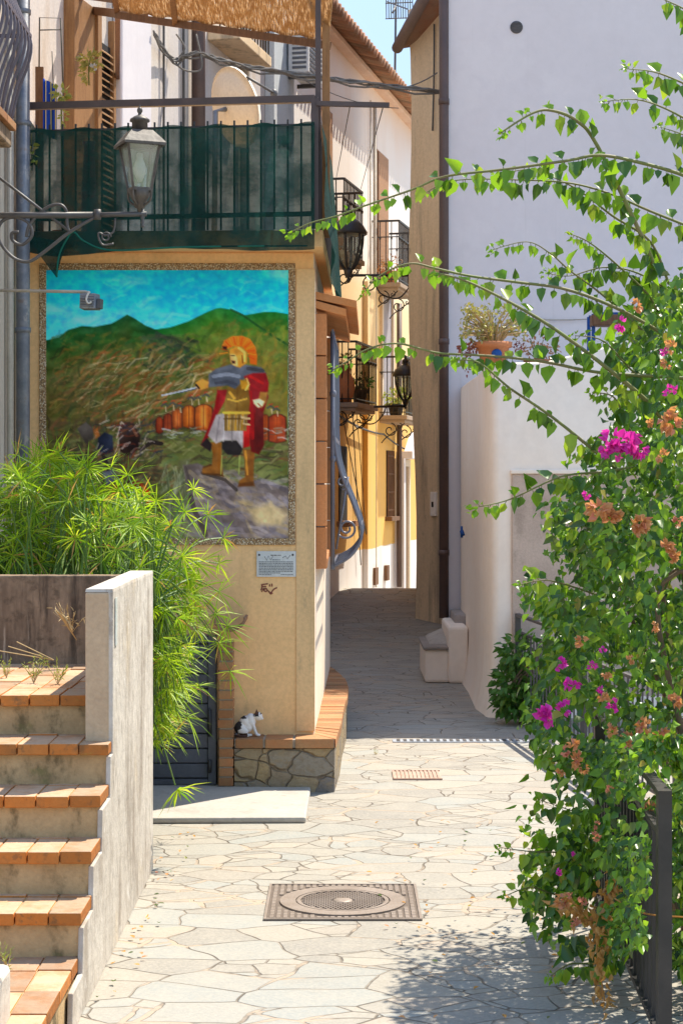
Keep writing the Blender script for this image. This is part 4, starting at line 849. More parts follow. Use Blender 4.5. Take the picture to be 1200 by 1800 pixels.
# things on the terrace
ft = thing('striped_towel', 'blue striped cloth hanging near the left end of the terrace', 'towel', P(90, 225, 12.6))
tm = NT('blue_striped_cloth'); wv = tm.n('TexWave', wave_type='BANDS', bands_direction='X'); wv.inputs['Scale'].default_value = 9; tm.l(tm.pos(), wv.inputs[0])
c = tm.mix(tm.rng(wv.outputs['Fac'], .86, .9), (.02, .07, .42), (.60, .50, .20)); m_towel = tm.done(tm.bsdf(c, .9, .1))
b = MB(); vs = []
for j in range(9):
    for i in range(9): q = P(76 + i * 3.0, 138 + i * 1.6 + j * 12, 12.6); vs.append(q + Vector((0, .02 * math.sin(i * 1.5), 0)))
b.add(vs, [(j * 9 + i, j * 9 + i + 1, (j + 1) * 9 + i + 1, (j + 1) * 9 + i) for j in range(8) for i in range(8)], 0, True); obj('cloth', b, m_towel, ft).modifiers.new('thickness', 'SOLIDIFY').thickness = .008
b = MB(); q = P(70, 118, 12.7); b.bar((q.x, q.y, ZT + .12), q, .055, .03, (0, 1, 0)); tag(obj('wooden_post', b, m_wood_dark), 'brown wooden post standing left of the blue cloth', 'post')
b = MB(); A_ = [P(69, 140, 13.2), P(70, 31, 13.2), P(107, 32, 13.2), P(112, 180, 13.2)]; b.tube(A_, .006, 5); b.tube([P(69, 53, 13.2), P(109, 52, 13.2)], .005, 5); b.tube([P(92, 90, 13.2), P(96, 200, 13.2)], .004, 5)
tag(obj('drying_rack', b, m_cable), 'thin wire drying rack against the wall left of the shutter', 'rack')

# ------------------------------------------------------------------ leaves
def add_leaf(b, p, tip, up, L, W_, mi=0, fold=.25, droop=.12):
    tip = tip.normalized(); side = tip.cross(up)
    side = side.normalized() if side.length > 1e-4 else tip.orthogonal().normalized()
    nn = side.cross(tip).normalized()
    def q(u, s, h=0.0): return p + tip * (L * u) + side * (W_ * s) + nn * (h * W_ - droop * L * u * u)
    vs = [q(0, 0), q(.22, -.46, fold), q(.25, 0), q(.22, .46, fold), q(.55, -.40, fold), q(.58, 0), q(.55, .40, fold), q(1.0, 0)]
    b.add(vs, [(0, 2, 1), (0, 3, 2), (1, 2, 5, 4), (2, 3, 6, 5), (4, 5, 7), (5, 6, 7)], mi, True)
def rv(a=1.0): return Vector((random.gauss(0, a), random.gauss(0, a), random.gauss(0, a)))
def leafball(b, c, r, n, L, mi=0, down=.3, W_=.55):
    for _ in range(n):
        v = rv().normalized(); p = c + Vector((v.x * r[0], v.y * r[1], v.z * r[2])) * random.random() ** .4
        add_leaf(b, p, v + Vector((0, 0, -down)) + rv(.4), rv(), L * random.uniform(.7, 1.2), L * W_, mi)
def bract(b, c, s, n=7, mi=0):
    for _ in range(n):
        v = rv().normalized(); p = c + v * s * random.uniform(.2, 1.0); ax = (v + rv(.5)).normalized()
        for k in range(3):
            o = ax.orthogonal().normalized(); o.rotate(Quaternion(ax, k * 2.1 + random.random()))
            add_leaf(b, p, ax + o * .6, o, s * random.uniform(.75, 1.1), s * .85, mi, .35, .1)

# flower pots on the terrace
fl = thing('flowering_plant', 'yellow-green plant with one white bloom in a tall plum vase by the shutter', 'potted plant', P(157, 232, 12.5))
b = MB(); c = P(157, 228, 12.5); c.z = ZT + .115; b.lathe(c, [(.05, 0), (.055, .1), (.05, .45), (.035, .68), (.045, .74), (.04, .742)], 14); obj('vase', b, M('plum_glaze', (.17, .06, .09), (.24, .09, .11), 5, rough=.35, bump=0), fl)
random.seed(21); b = MB(); leafball(b, P(158, 106, 12.5), (.07, .06, .055), 70, .05); leafball(b, P(152, 128, 12.5), (.03, .03, .05), 20, .045); obj('foliage', b, m_succ, fl)
b = MB(); b.tube([P(157, 150, 12.5), P(156, 120, 12.5), P(160, 100, 12.5)], .006, 5); obj('stem', b, m_stem, fl)
b = MB(); bract(b, P(166, 117, 12.42), .022, 6); obj('flower', b, m_plastic, fl)
fp = thing('small_plant', 'little leafy plant standing between the blue cloth and the plum vase', 'potted plant', P(110, 225, 12.5))
b = MB(); leafball(b, P(107, 165, 12.5), (.045, .04, .06), 40, .045); leafball(b, P(110, 205, 12.5), (.03, .03, .05), 16, .04); obj('foliage', b, m_weed, fp)
c = P(110, 240, 12.5); c.z = ZT + .115; b = MB(); b.lathe(c, [(.06, 0), (.08, .12), (.085, .12), (.07, .13)], 12); obj('pot', b, m_terracotta, fp); b = MB(); b.tube([c + Vector((0, 0, .1)), P(108, 170, 12.5)], .006, 5); obj('stem', b, m_stem, fp)
b = MB(); random.seed(3); leafball(b, P(57, 270, 11.55), (.025, .025, .06), 16, .06); b.tube([P(56, 235, 11.55), P(57, 300, 11.55)], .004, 5, 1)
tag(obj('climbing_sprig', b, [m_weed, m_stem]), 'green sprig climbing at the left edge of the shade net', 'plant')

# ------------------------------------------------------------------ white and yellow house further up the street
fh = thing('yellow_house', 'tall far house painted white above and yellow below under a tiled eave', 'house', U(28, 0, 0))
FZ = 8.32
b = MB(); fbox(b, 23.39, 33.5, -.6, FZ, -5, 0); obj('wall', b, m_facade, fh)
b = MB(); fbox(b, 23.3, 33.6, FZ - .05, FZ + .03, -.1, .16)
rf = obj('eave_moulding', b, M('pink_eave_plaster', (.78, .58, .46), (.72, .50, .38), 3), fh, .01)
b = MB()
b.hexa([U(23.3, .36, FZ + .04), U(33.6, .36, FZ + .04), U(33.6, -4, FZ + 1.2), U(23.3, -4, FZ + 1.2), U(23.3, .36, FZ + .07), U(33.6, .36, FZ + .07), U(33.6, -4, FZ + 1.23), U(23.3, -4, FZ + 1.23)])
for i in range(52):
    d = 23.35 + i * .198; p0, p1 = U(d, .42, FZ + .06), U(d, -4, FZ + 1.27); b.tube([p0, p1], .07, 8)
obj('roof', b, m_tile, fh)
# openings
def opening(d0, d1, z0, z1, m, name, lab=None, frame=True):
    b = MB(); fbox(b, d0, d1, z0, z1, -.12, .012); w_ = obj(name, b, m, fh)
    if lab: w_['label'] = lab
    if frame:
        f_ = MB(); fbox(f_, d0 - .12, d0, z0, z1 + .12, -.05, .05); fbox(f_, d1, d1 + .12, z0, z1 + .12, -.05, .05); fbox(f_, d0, d1, z1, z1 + .12, -.05, .05); obj('frame', f_, m_cream, w_)
    return w_
opening(25.2, 26.1, 5.15, 7.25, m_shutter, 'door_blind', None, False); opening(29.35, 30.35, 5.15, 7.35, m_shutter, 'door_blind', None, False)
for d in (29.35, 25.2): b = MB(); fbox(b, d - .05, d, 5.15, 7.3, 0, .05); obj('shutter_leaf', b, m_wood_dark, fh)
opening(29.75, 30.6, 3.06, 5.1, M('grey_lilac_door', (.42, .40, .44), None, 3, bump=.1), 'balcony_door')
w_ = opening(30.2, 30.75, 1.4, 2.5, m_dark, 'window', None, False); b = MB(); [fbox(b, 30.2 + .09 * i, 30.22 + .09 * i, 1.4, 2.5, .02, .04) for i in range(7)]; [fbox(b, 30.2, 30.75, 1.5 + .3 * i, 1.52 + .3 * i, .025, .035) for i in range(4)]; fbox(b, 30.1, 30.85, 1.33, 1.4, 0, .12); obj('window_bars', b, m_wood_dark, w_)
w_ = opening(26.55, 27.1, 1.4, 2.5, m_dark, 'window', None, False); b = MB(); fbox(b, 26.45, 27.2, 1.32, 1.4, 0, .18); obj('sill', b, m_brick, w_)
w_ = opening(31.3, 32.1, .1, 2.25, M('brown_panel_door', (.33, .25, .18), (.26, .19, .13), 5, stretch=(6, 6, .5)), 'door', None, True)
b = MB(); fbox(b, 31.1, 32.35, 2.38, 2.5, 0, .28); b.prism([U(31.1, .14, 2.5), U(32.35, .14, 2.5), U(31.72, .14, 2.85)], U(31, .26, 0) - U(31, .14, 0)); obj('pediment', b, m_white, w_)
b = MB(); fbox(b, 30.98, 31.14, .05, 2.38, .0, .16); obj('door_pilaster', b, m_white, fh); b = MB(); b.tube([U(30.86, .10, .2), U(30.86, .10, 5.0)], .045, 8); obj('downpipe', b, m_brownpipe, fh)
b = MB(); b.tube([U(28.95, .06, .3), U(28.95, .06, 8.0)], .03, 8); b.tube([U(28.75, .03, .5), U(28.75, .03, 8.0)], .012, 6); obj('downpipe', b, m_cable_pale, fh)
b = MB(); fbox(b, 28.3, 29.1, .3, 5.1, 0.003, .08); obj('pilaster', b, m_facade, fh, .01)
b = MB(); fbox(b, 28.7, 28.95, .35, .62, .082, .12); obj('meter_box', b, m_wood_dark, fh); b = MB(); fbox(b, 30.0, 30.2, .35, .6, .004, .06); obj('meter_box', b, m_wood_dark, fh)
def balcony(d0, d1, zf, off, rh, belly=0.0):
    b = MB(); fbox(b, d0, d1, zf - .07, zf, 0, off); fbox(b, d0 + .03, d1 - .03, zf - .12, zf - .07, 0, off - .04); s_ = obj('balcony', b, M('balcony_stone', (.40, .31, .24), (.32, .25, .19), 4), fh, .008)
    b = MB(); n = int((d1 - d0) / .095)
    pts = [(d0 + .03 + (d1 - d0 - .06) * i / n, off - .03) for i in range(n + 1)] + [(d0 + .03, off * (i + .4) / 5) for i in range(4)] + [(d1 - .03, off * (i + .4) / 5) for i in range(4)]
    for i, (d, o_) in enumerate(pts):
        b.tube([U(d, o_, zf), U(d, o_, zf + rh)], .008, 4)
        if i % 2: b.ell(U(d, o_, zf + rh * .72), (.017, .017, .03), 6, 5)
    for z in (zf + .05, zf + rh * .74, zf + rh):
        w_ = .03 if z == zf + rh else .016
        b.bar(U(d0 + .03, off - .03, z), U(d1 - .03, off - .03, z), w_, w_); b.bar(U(d0 + .03, 0, z), U(d0 + .03, off - .03, z), w_, w_); b.bar(U(d1 - .03, 0, z), U(d1 - .03, off - .03, z), w_, w_)
    obj('railing', b, m_iron, s_)
    ux = (U(d0, 1, 0) - U(d0, 0, 0))
    for d in (d0 + .1, d1 - .1):
        b = MB(); b.tube(spiral(U(d, .16, zf - .24), .12, .02, 1.4, -6.5, ux, (0, 0, 1)), .010, 5); b.tube(curve([U(d, .02, zf - .45), U(d, .10, zf - .36), U(d, .30, zf - .22), U(d, off - .06, zf - .13)], 4), .010, 5); b.tube(spiral(U(d, .32, zf - .18), .05, .012, 1.4, -5, ux, (0, 0, 1)), .008, 5)
        obj('bracket', b, m_iron, s_)
balcony(25.0, 26.3, 5.15, .44, .98); balcony(29.0, 30.5, 5.15, .46, .98); balcony(25.8, 27.3, 3.10, .44, .86); balcony(29.6, 31.2, 3.06, .46, .95)
# balcony pots
def potted(name, lab, c, r, h, leafm, n, L, pm=None, spread=1.6, grp=None):
    t = thing(name, lab, 'potted plant', c, grp); c = Vector(c)
    b = MB(); b.lathe(c, [(r * .62, 0), (r * .72, h * .1), (r * .92, h * .78), (r * 1.05, h * .8), (r * 1.08, h), (r * .85, h), (r * .8, h * .9)], 16); obj('pot', b, pm or m_terracotta, t)
    b = MB(); leafball(b, c + Vector((0, 0, h + r * .8)), (r * spread, r * spread, r * 1.1), n, L)
    for _ in range(7): b.tube([c + Vector((0, 0, h * .9)), c + Vector((random.uniform(-1, 1) * r, random.uniform(-1, 1) * r, h + r * random.uniform(.6, 1.4)))], .004, 4, 1)
    obj('foliage', b, [leafm, m_stem], t); return t
random.seed(8)
potted('geranium_pot', 'clay pot of dry pink flowers on the upper right far balcony', U(29.2, .24, 5.15), .13, .2, m_reddry, 90, .06)
potted('geranium_pot', 'clay pot with reddish plant on the upper balcony nearest the terrace net', U(25.15, .26, 5.15), .13, .2, m_redleaf, 70, .07)
potted('fern_pot', 'leafy plant in a dark pot on the lower far balcony behind the grille', U(26.7, .28, 3.10), .12, .22, m_ivy, 90, .07, m_iron)
potted('trailing_plant_pot', 'trailing pale green plant on the lower right far balcony', U(29.75, .25, 3.06), .14, .18, m_weed, 110, .08, m_iron)
am = thing('clay_amphora', 'tall clay jar standing at the near end of the lower far balcony', 'jar', U(25.95, .22, 3.10))
b = MB(); b.lathe(U(25.95, .22, 3.10), [(.08, 0), (.12, .08), (.15, .22), (.13, .34), (.08, .42), (.085, .46), (.12, .52), (.115, .53), (.07, .5)], 16); obj('body', b, m_terracotta, am)
b = MB(); leafball(b, U(25.95, .22, 3.70), (.12, .12, .12), 60, .06); obj('foliage', b, m_weed, am)
# cables along the far wall
b = MB(); b.tube(sag(U(24.5, .06, 3.2), U(29.6, .08, 2.75), .12), .016, 6); b.tube(sag(U(29.6, .08, 2.75), U(32.5, .1, 2.5), .05), .014, 6); b.tube(sag(U(26.5, .06, 3.0), U(28.8, .05, .7), .05), .008, 5); b.tube(sag(U(27.3, .05, 3.0), U(27.9, .05, .7), .03), .008, 5); b.tube(sag(U(27.6, .05, 3.0), U(28.5, .05, .7), .03), .006, 5)
tag(obj('wall_cable', b, m_cable), 'dark cables looping along the yellow wall below the balconies', 'cable')
# cable bundle across the alley
b = MB(); random.seed(6)
for k_ in range(5):
    o_ = Vector((0, random.uniform(-.03, .03), random.uniform(-.035, .035)))
    b.tube([p + o_ + Vector((0, 0, .02 * math.sin(i * 1.7 + k_))) for i, p in enumerate(curve([U(dU(250), .12, PZ(62, dU(250))), P(305, 108, 18.5), P(345, 97, 18.6), P(420, 117, 18.8), P(520, 133, 19.0), P(640, 149, 19.2), P(772, 164, 19.3)], 5))], .011, 5)
b.tube(curve([P(310, 60, 18.6), P(325, 85, 18.6), P(310, 110, 18.6), P(330, 125, 18.6), P(355, 118, 18.6), P(345, 60, 18.6)], 5), .010, 5); b.tube(sag(P(640, 149, 19.2), P(768, 128, 19.4), .1), .007, 5); b.tube(sag(P(520, 133, 19.0), P(700, 190, 22), .08), .005, 4)
tag(obj('cable_bundle', b, M('grey_cable_bundle', (.22, .20, .18), (.14, .13, .12), 9, bump=0)), 'bundle of grey cables crossing the alley from wall to downpipe', 'cable')
# tv antenna
an = thing('tv_antenna', 'grid television antenna on a thin mast above the far tiled roof', 'antenna', P(693, 172, 32))
b = MB(); b.tube([P(693, 185, 32), P(696, -25, 32)], .022, 6); obj('mast', b, m_greyiron, an)
b = MB()
for i in range(12): x = 678 + i * 4.2; b.tube([P(x, -20, 31.9), P(x + 1, 33, 31.9)], .008, 4)
for y in (-12, 6, 33): b.tube([P(677, y, 31.9), P(724, y - 2, 31.9)], .010, 4)
b.tube([P(680, 3, 31.8), P(716, 16, 31.4)], .012, 4); b.tube([P(696, 8, 31.9), P(690, 22, 31.2)], .02, 5); obj('grid', b, m_greyiron, an)

# black lanterns on the far walls
def far_lantern(name, lab, c, k, arm_pts, scrolls):
    t = thing(name, lab, 'street lamp', c); c = Vector(c)
    b = MB()
    for i in range(6):
        a = i * math.pi / 3 + .3; u = Vector((math.cos(a), math.sin(a), 0))
        b.tube(curve([c + Vector((0, 0, .42 * k)) + u * .17 * k, c + Vector((0, 0, .26 * k)) + u * .155 * k, c + Vector((0, 0, .10 * k)) + u * .10 * k, c + Vector((0, 0, .0)) + u * .02 * k], 4), .015 * k, 5)
    b.lathe(c, [(.01 * k, -.12 * k), (.025 * k, -.1 * k), (.015 * k, -.07 * k), (.045 * k, -.03 * k), (.05 * k, .02 * k), (.02 * k, .05 * k)], 10); obj('lamp_frame', b, m_iron, t)
    b = MB(); b.lathe(c + Vector((0, 0, .42 * k)), [(.16 * k, -.01 * k), (.205 * k, -.015 * k), (.21 * k, .015 * k), (.16 * k, .10 * k), (.10 * k, .15 * k), (.05 * k, .17 * k), (.04 * k, .20 * k), (.055 * k, .22 * k), (.05 * k, .25 * k), (.02 * k, .27 * k), (.025 * k, .30 * k), (.005 * k, .33 * k)], 12); obj('lamp_roof', b, m_iron, t)
    b = MB(); b.lathe(c, [(.04 * k, .05 * k), (.095 * k, .11 * k), (.148 * k, .27 * k), (.16 * k, .40 * k)], 6, 0, .3, False); b.f = b.f[:-2]; b.m = b.m[:-2]; b.s = b.s[:-2]; obj('lamp_glass', b, mat_glass('clear_lamp_glass', a=.12), t)
    b = MB(); b.tube(arm_pts, .02, 6); [b.tube(s_, .010, 5) for s_ in scrolls]; obj('bracket_arm', b, m_iron, t)
c = P(612, 478, 24.4); far_lantern('wall_lantern', 'black lantern on a long arm just right of the green net', c, 1.22, [P(612, 484, 24.4), P(725, 484, 24.6)], [spiral(P(651, 500, 24.5), .12, .02, 1.7, 8.5, (1, 0, 0), (0, 0, 1)), curve([P(655, 487, 24.5), P(668, 515, 24.5), P(700, 524, 24.6), P(722, 500, 24.6)], 5)])
c = P(712, 706, 26.9); far_lantern('wall_lantern', 'black lantern beside the tan house corner, near the lower right balcony', c, .92, [U(26.9, .0, PZ(716, 26.9)), P(712, 714, 26.9)], [spiral(P(643, 730, 26.9), .11, .02, 1.5, 8, (1, 0, 0), (0, 0, 1)), curve([P(628, 742, 26.9), P(655, 745, 26.9), P(672, 730, 26.9), P(678, 716, 26.9)], 5)])

# ------------------------------------------------------------------ right side: tan house and white house
tn = thing('tan_house', 'narrow weathered tan house at the bend of the street with a sloping gutter', 'house', (1.2, 25.5, 0))
nX, fX, nD, fD = PX(776, 23.9), PX(726, 24.4), 23.9, 24.4
b = MB(); vs = []
rows = 14; random.seed(14)
def edge(z): return .035 * math.sin(z * 1.1) - .012 * (z - 2)      # the old corner is out of plumb
zz = [-.3 + (8.3 + .3) * i / rows for i in range(rows + 1)]
pl = lambda z: [(fX + edge(z), fD, z), (nX, nD, z), (6, nD, z), (6, 27.9, z), (1.15, 27.9, z), (fX + .05, fD + .02, z)]
for z in zz: vs += pl(z)
k = 6; b.add(vs, [(i * k + j, i * k + (j + 1) % k, (i + 1) * k + (j + 1) % k, (i + 1) * k + j) for i in range(rows) for j in range(k)] + [tuple(range(k - 1, -1, -1)), tuple(range(rows * k, rows * k + k))])
obj('wall', b, m_tan, tn)
b = MB(); e0, e1 = P(756, -25, 23.3), P(698, 84, 24.3)
b.tube([e0, e1], .075, 12); b.ell(e1, (.075, .075, .075), 10, 8); obj('gutter', b, M('brown_gutter', (.25, .17, .13), (.20, .14, .11), 4, rough=.5), tn)
b = MB(); r0, r1 = e0 + Vector((.06, .05, 0)), e1 + Vector((.06, .05, 0)); bk = Vector((2.2, 3.6, 1.2)); up_ = Vector((0, 0, .06))
b.hexa([r0, r0 + Vector((2.6, .2, .9)), r1 + bk, r1, r0 + up_, r0 + Vector((2.6, .2, .96)), r1 + bk + up_, r1 + up_]); obj('roof', b, m_tile, tn)
w0 = Vector((nX - fX, nD - fD, 0)).normalized(); wn = Vector((w0.y, -w0.x, 0)); pc = Vector((nX, nD, 0)).lerp(Vector((fX, fD, 0)), .26)
b = MB(); b.hexa([pc + w0 * s_ + wn * o_ + Vector((0, 0, z_)) for z_ in (1.52, 1.84) for s_, o_ in ((-.055, -.02), (.055, -.02), (.055, .03), (-.055, .03))]); pb = obj('meter_box', b, m_terr, tn, .008)
b = MB(); b.hexa([pc + w0 * s_ + wn * o_ + Vector((0, 0, z_)) for z_ in (1.64, 1.71) for s_, o_ in ((-.015, .02), (.02, .02), (.02, .036), (-.015, .036))]); obj('keyhole', b, m_dark, pb)
b = MB(); b.tube(curve([pc + wn * .04 + w0 * (.05 * math.sin(z_)) + Vector((0, 0, z_)) for z_ in (8.0, 7.4, 7.0, 6.6)], 4), .012, 5); obj('wire', b, m_cable, tn)


wh = thing('white_house', 'plain white house with a round vent high on its wall and a brown corner downpipe', 'house', (3.5, 19, .5))
WD, WX = 19.0, PX(787, 19)
b = MB(); b.hexa([(WX, WD, 0), (14, WD, 0), (14, 23.6, 0), (WX + .6, 23.6, 0), (WX, WD, 11.6), (14, WD, 11.6), (14, 23.6, 11.6), (WX + .6, 23.6, 11.6)]); obj('wall', b, m_white, wh)
b = MB(); b.tube([(WX - .045, WD - .02, .55), (WX - .045, WD - .02, 9.6)], .05, 12); [b.tube([(WX - .045, WD - .02, z), (WX - .045, WD - .02, z + .06)], .057, 12) for z in (1.2, 3.4, 5.9, 7.3)]; obj('downpipe', b, m_brownpipe, wh)
b = MB(); q = P(907, 48, WD); b.tube([(q.x, WD - .008, q.z), (q.x, WD + .02, q.z)], .066, 24); vt = obj('vent', b, M('vent_grey', (.16, .15, .16), None, 5), wh)
b = MB(); [b.box(q.x - math.sqrt(.062 ** 2 - y * y), q.x + math.sqrt(.062 ** 2 - y * y), WD - .013, WD - .008, q.z + y - .004, q.z + y + .004) for y in (-.045, -.03, -.015, 0, .015, .03, .045)]; obj('vent_slats', b, m_greyiron, vt)
b = MB(); b.tube(sag(P(905, 558, 18.97), P(1010, 562, 18.97), .01), .008, 5); b.tube(sag(P(1010, 562, 18.97), P(1250, 540, 18.97), .02), .006, 5); obj('wire', b, m_cable_pale, wh)
b = MB(); b.box(WX + .02, PX(816, 18.6), 18.2, 18.99, .5, PZ(1080, 18.2)); obj('wall_foot', b, M('grey_foot_render', (.42, .38, .36), None, 4), wh, .02)
# terrace wall with rounded corner
tw = thing('terrace_wall', 'cream rendered garden wall with rounded corner and curved top below the white house', 'wall', (2, 15.5, 0))
b = MB(); xa, xb = PX(818, 18.2), PX(862, 15.25); outline = [(xa, 18.95), (xa, 18.2), (xa + .012, 17), (xb - .02, 15.75), (xb - .004, 15.42), (xb + .006, 15.27), (xb + .025, 15.22), (xb + .07, 15.2), (1.42, 15.2), (1.7, 15.2), (2.2, 15.2), (2.6, 15.2), (3.2, 15.2), (5, 15.2)]
def ztop(x, y): return 2.96 + (0 if x < 1.6 else .30 * min(1, (x - 1.6) / 1.0) ** 1.6)
def flare(z): return .07 * max(0, 1 - z / .5) ** 2
vs = []; zs_ = [0, .06, .15, .3, .5, 1.0, 1.8]
inner = [(x + (.25 if i < 7 else .25), 15.5 if y < 15.5 else y) for i, (x, y) in enumerate(outline)]
for i, (x, y) in enumerate(outline):
    nx, ny = (-1, 0) if i < 4 else ((-.7, -.7) if i < 7 else (0, -1)); zt_ = ztop(x, y)
    col_ = [(x + nx * flare(z), y + ny * flare(z), z) for z in zs_] + [(x, y, zt_ - .02), (x - nx * .02, y - ny * .02, zt_), (x - nx * .3, y - ny * .3, zt_)]
    vs += col_
k = 10; b.add(vs, [(i * k + j, (i + 1) * k + j, (i + 1) * k + j + 1, i * k + j + 1) for i in range(len(outline) - 1) for j in range(k - 1)], 0, True)
obj('wall', b, m_terr, tw)
b = MB(); b.box(xb + .28, 5.2, 15.48, 18.9, 0, 2.9); b.box(xa + .28, xb + .3, 15.6, 18.9, 0, 2.9); obj('terrace_fill', b, m_terr, tw)
b = MB(); pz = PZ(833, 15.15); b.box(PX(899, 15.17), 4.5, 15.17, 15.26, .0, pz); obj('rendered_panel', b, m_panel, tw, .01)
b = MB(); b.box(PX(897, 15.16), 4.5, 15.155, 15.2, pz, pz + .035); obj('ledge', b, m_terr, tw, .008)
b = MB(); b.tube([P(809, 938, 18.1), P(815, 936, 18.1)], .03, 8); b.tube([P(811, 925, 18.1), P(811, 945, 18.1)], .012, 8); tag(obj('water_tap', b, m_blue), 'small blue tap on the cream wall beside the downpipe', 'tap')
# raised pier at the foot of the downpipe
pr = thing('stepped_pier', 'two stepped plastered blocks at the foot of the brown downpipe', 'steps', PZ(0, 1) and (1.0, 17.9, 0))
b = MB(); b.box(PX(746, 17.8), PX(790, 17.8), 17.8, 18.9, 0, PZ(1142, 17.8)); b.box(PX(788, 17.7), PX(823, 17.7), 17.75, 18.95, 0, PZ(1102, 17.7)); obj('block', b, m_terr, pr, .03)
b = MB(); b.box(PX(743, 17.8), PX(787, 17.8), 17.76, 18.9, PZ(1142, 17.8) + .001, PZ(1136, 17.8)); obj('cap_slab', b, M('grey_cap', (.34, .29, .25), None, 4), pr, .01)
b = MB(); xq0, xq1, zq = PX(752, 18.1), PX(786, 18.1), PZ(1136, 17.8)
b.hexa([(xq0, 18.0, zq), (xq1, 18.0, zq), (xq1, 18.9, zq), (xq0, 18.9, zq), (xq0 + .03, 18.15, zq + .02), (xq1, 18.15, zq + .06), (xq1, 18.9, zq + .1), (xq0 + .03, 18.9, zq + .03)])
obj('mortar_fillet', b, M('grey_mortar_fillet', (.46, .41, .35), (.38, .33, .28), 5), pr, .03)

# pots on the terrace wall
random.seed(31)
p1 = thing('succulent_pot', 'terracotta pot of yellowish succulent with a blue motif on the garden wall corner', 'potted plant', (PX(866, 15.4), 15.4, 2.965))
c = Vector((PX(866, 15.4), 15.4, 2.965)); b = MB(); b.lathe(c, [(.10, 0), (.105, .01), (.135, .13), (.158, .135), (.163, .18), (.145, .18), (.13, .15)], 20); obj('pot', b, m_terracotta, p1)
b = MB(); b.ell(c + Vector((.02, -.128, .075)), (.045, .02, .04), 12, 8); obj('motif', b, m_blue, p1)
b = MB()
for _ in range(60):
    v = Vector((random.uniform(-1, 1), random.uniform(-.8, .8), random.uniform(.1, 1))); e = c + Vector((v.x * .27, v.y * .22, .18 + v.z * .27)); b.tube([c + Vector((v.x * .05, v.y * .05, .16)), (c + e) / 2 + Vector((0, 0, .12)), e], .006, 4, 1)
    for _ in range(9): add_leaf(b, e + rv(.028), rv() + Vector((0, 0, .4)), rv(), .038, .026)
obj('foliage', b, [m_succ, m_drystem], p1)
p2 = potted('withered_plant_pot', 'withered russet plant in a low pot behind the garden wall rim', (PX(945, 15.6), 15.6, 2.93), .12, .08, m_reddry, 150, .035)
p3 = thing('trailing_red_plant', 'dusty red trailing plant spilling left of the terracotta pot', 'plant', (PX(822, 15.5), 15.5, 2.95))
b = MB(); leafball(b, P(822, 612, 15.4), (.09, .08, .05), 70, .04); leafball(b, P(905, 612, 15.45), (.08, .05, .06), 60, .03); leafball(b, P(820, 645, 15.3), (.03, .03, .08), 20, .03); obj('foliage', b, m_redleaf, p3)
tb = thing('blue_plant_stand', 'blue metal stand holding a wooden planter on the white house terrace', 'plant stand', P(1062, 610, 16.2))
b = MB(); z1, z0 = PZ(552, 16.2), 2.95; x0, x1 = PX(1042, 16.2), PX(1160, 16.2)
for x in (x0, x1):
    for y in (16.2, 16.5): b.bar((x, y, z0), (x, y, z1), .03, .03, (0, 1, 0))
b.bar((x0, 16.2, z1), (x1, 16.2, z1), .03, .03); b.bar((x0, 16.5, z1), (x1, 16.5, z1), .03, .03); b.bar((x0, 16.2, z0 + .14), (x1, 16.2, z0 + .14), .03, .03); obj('frame', b, m_blue, tb)
b = MB(); b.box(x0 - .02, PX(1100, 16.1), 16.12, 16.3, PZ(572, 16.1), PZ(552, 16.1)); tag(obj('planter_box', b, m_wood_dark, bevel=.01), 'brown wooden planter box on the blue stand', 'planter')
# railing down the right side, further part
def railing(name, lab, a, b_, zt_, z0, m, nbar, nposts, grp=None):
    a, b_ = Vector((*a, 0)), Vector((*b_, 0)); t = thing(name, lab, 'railing', a, grp)
    up = lambda z: Vector((0, 0, z))
    r = MB(); r.bar(a + up(zt_), b_ + up(zt_), .04, .022); obj('top_rail', r, m, t)
    r = MB(); r.bar(a + up(zt_ - .14), b_ + up(zt_ - .14), .03, .02); r.bar(a + up(z0), b_ + up(z0), .03, .02); obj('cross_rail', r, m, t)
    for i in range(nposts): q = a.lerp(b_, i / (nposts - 1)); r = MB(); r.bar(q, q + up(zt_ + .012), .045, .045, (0, 1, 0)); obj('post', r, m, t)
    for i in range(nbar): q = a.lerp(b_, (i + .5) / nbar); r = MB(); r.bar(q + up(z0), q + up(zt_ - .14), .012, .012, (0, 1, 0)); obj('baluster', r, m, t)
    return t
railing('street_railing', 'grey iron railing running from the garden wall along the street edge', (1.46, 15.1), (1.95, 10.6), .86, .08, m_greyiron, 40, 3)

# ------------------------------------------------------------------ street fittings
mh = thing('manhole_cover', 'square framed iron manhole cover set in the paving', 'manhole', (.005, 8.45, 0))
y0, y1 = 6240 / (1619 - 850), 6240 / (1557 - 850); xm0, xm1 = PX(463, y0), PX(742, y0); cx, cy = (xm0 + xm1) / 2, (y0 + y1) / 2 - .0; hw = (xm1 - xm0) / 2; hd = (y1 - y0) / 2
m_cast = M('worn_cast_iron', (.25, .20, .165), (.32, .265, .225), 5, rough=.55, metal=.35, bump=.3, bscale=70, stains=[(6, (1, 1, 1), .55, .7, (.33, .27, .22), .5)])
m_cast_dk = M('dirt_filled_iron', (.16, .125, .10), None, 9, bump=.3)
b = MB(); b.box(xm0, xm1, y0, y1, -.02, .005); obj('base_plate', b, m_cast_dk, mh)
b = MB(); R1 = min(hw, hd) * .84
b.box(xm0, xm1, y0, y0 + .012, .005, .011); b.box(xm0, xm1, y1 - .012, y1, .005, .011); b.box(xm0, xm0 + .012, y0 + .012, y1 - .012, .005, .011); b.box(xm1 - .012, xm1, y0 + .012, y1 - .012, .005, .011)
nx_, ny_ = 22, 22
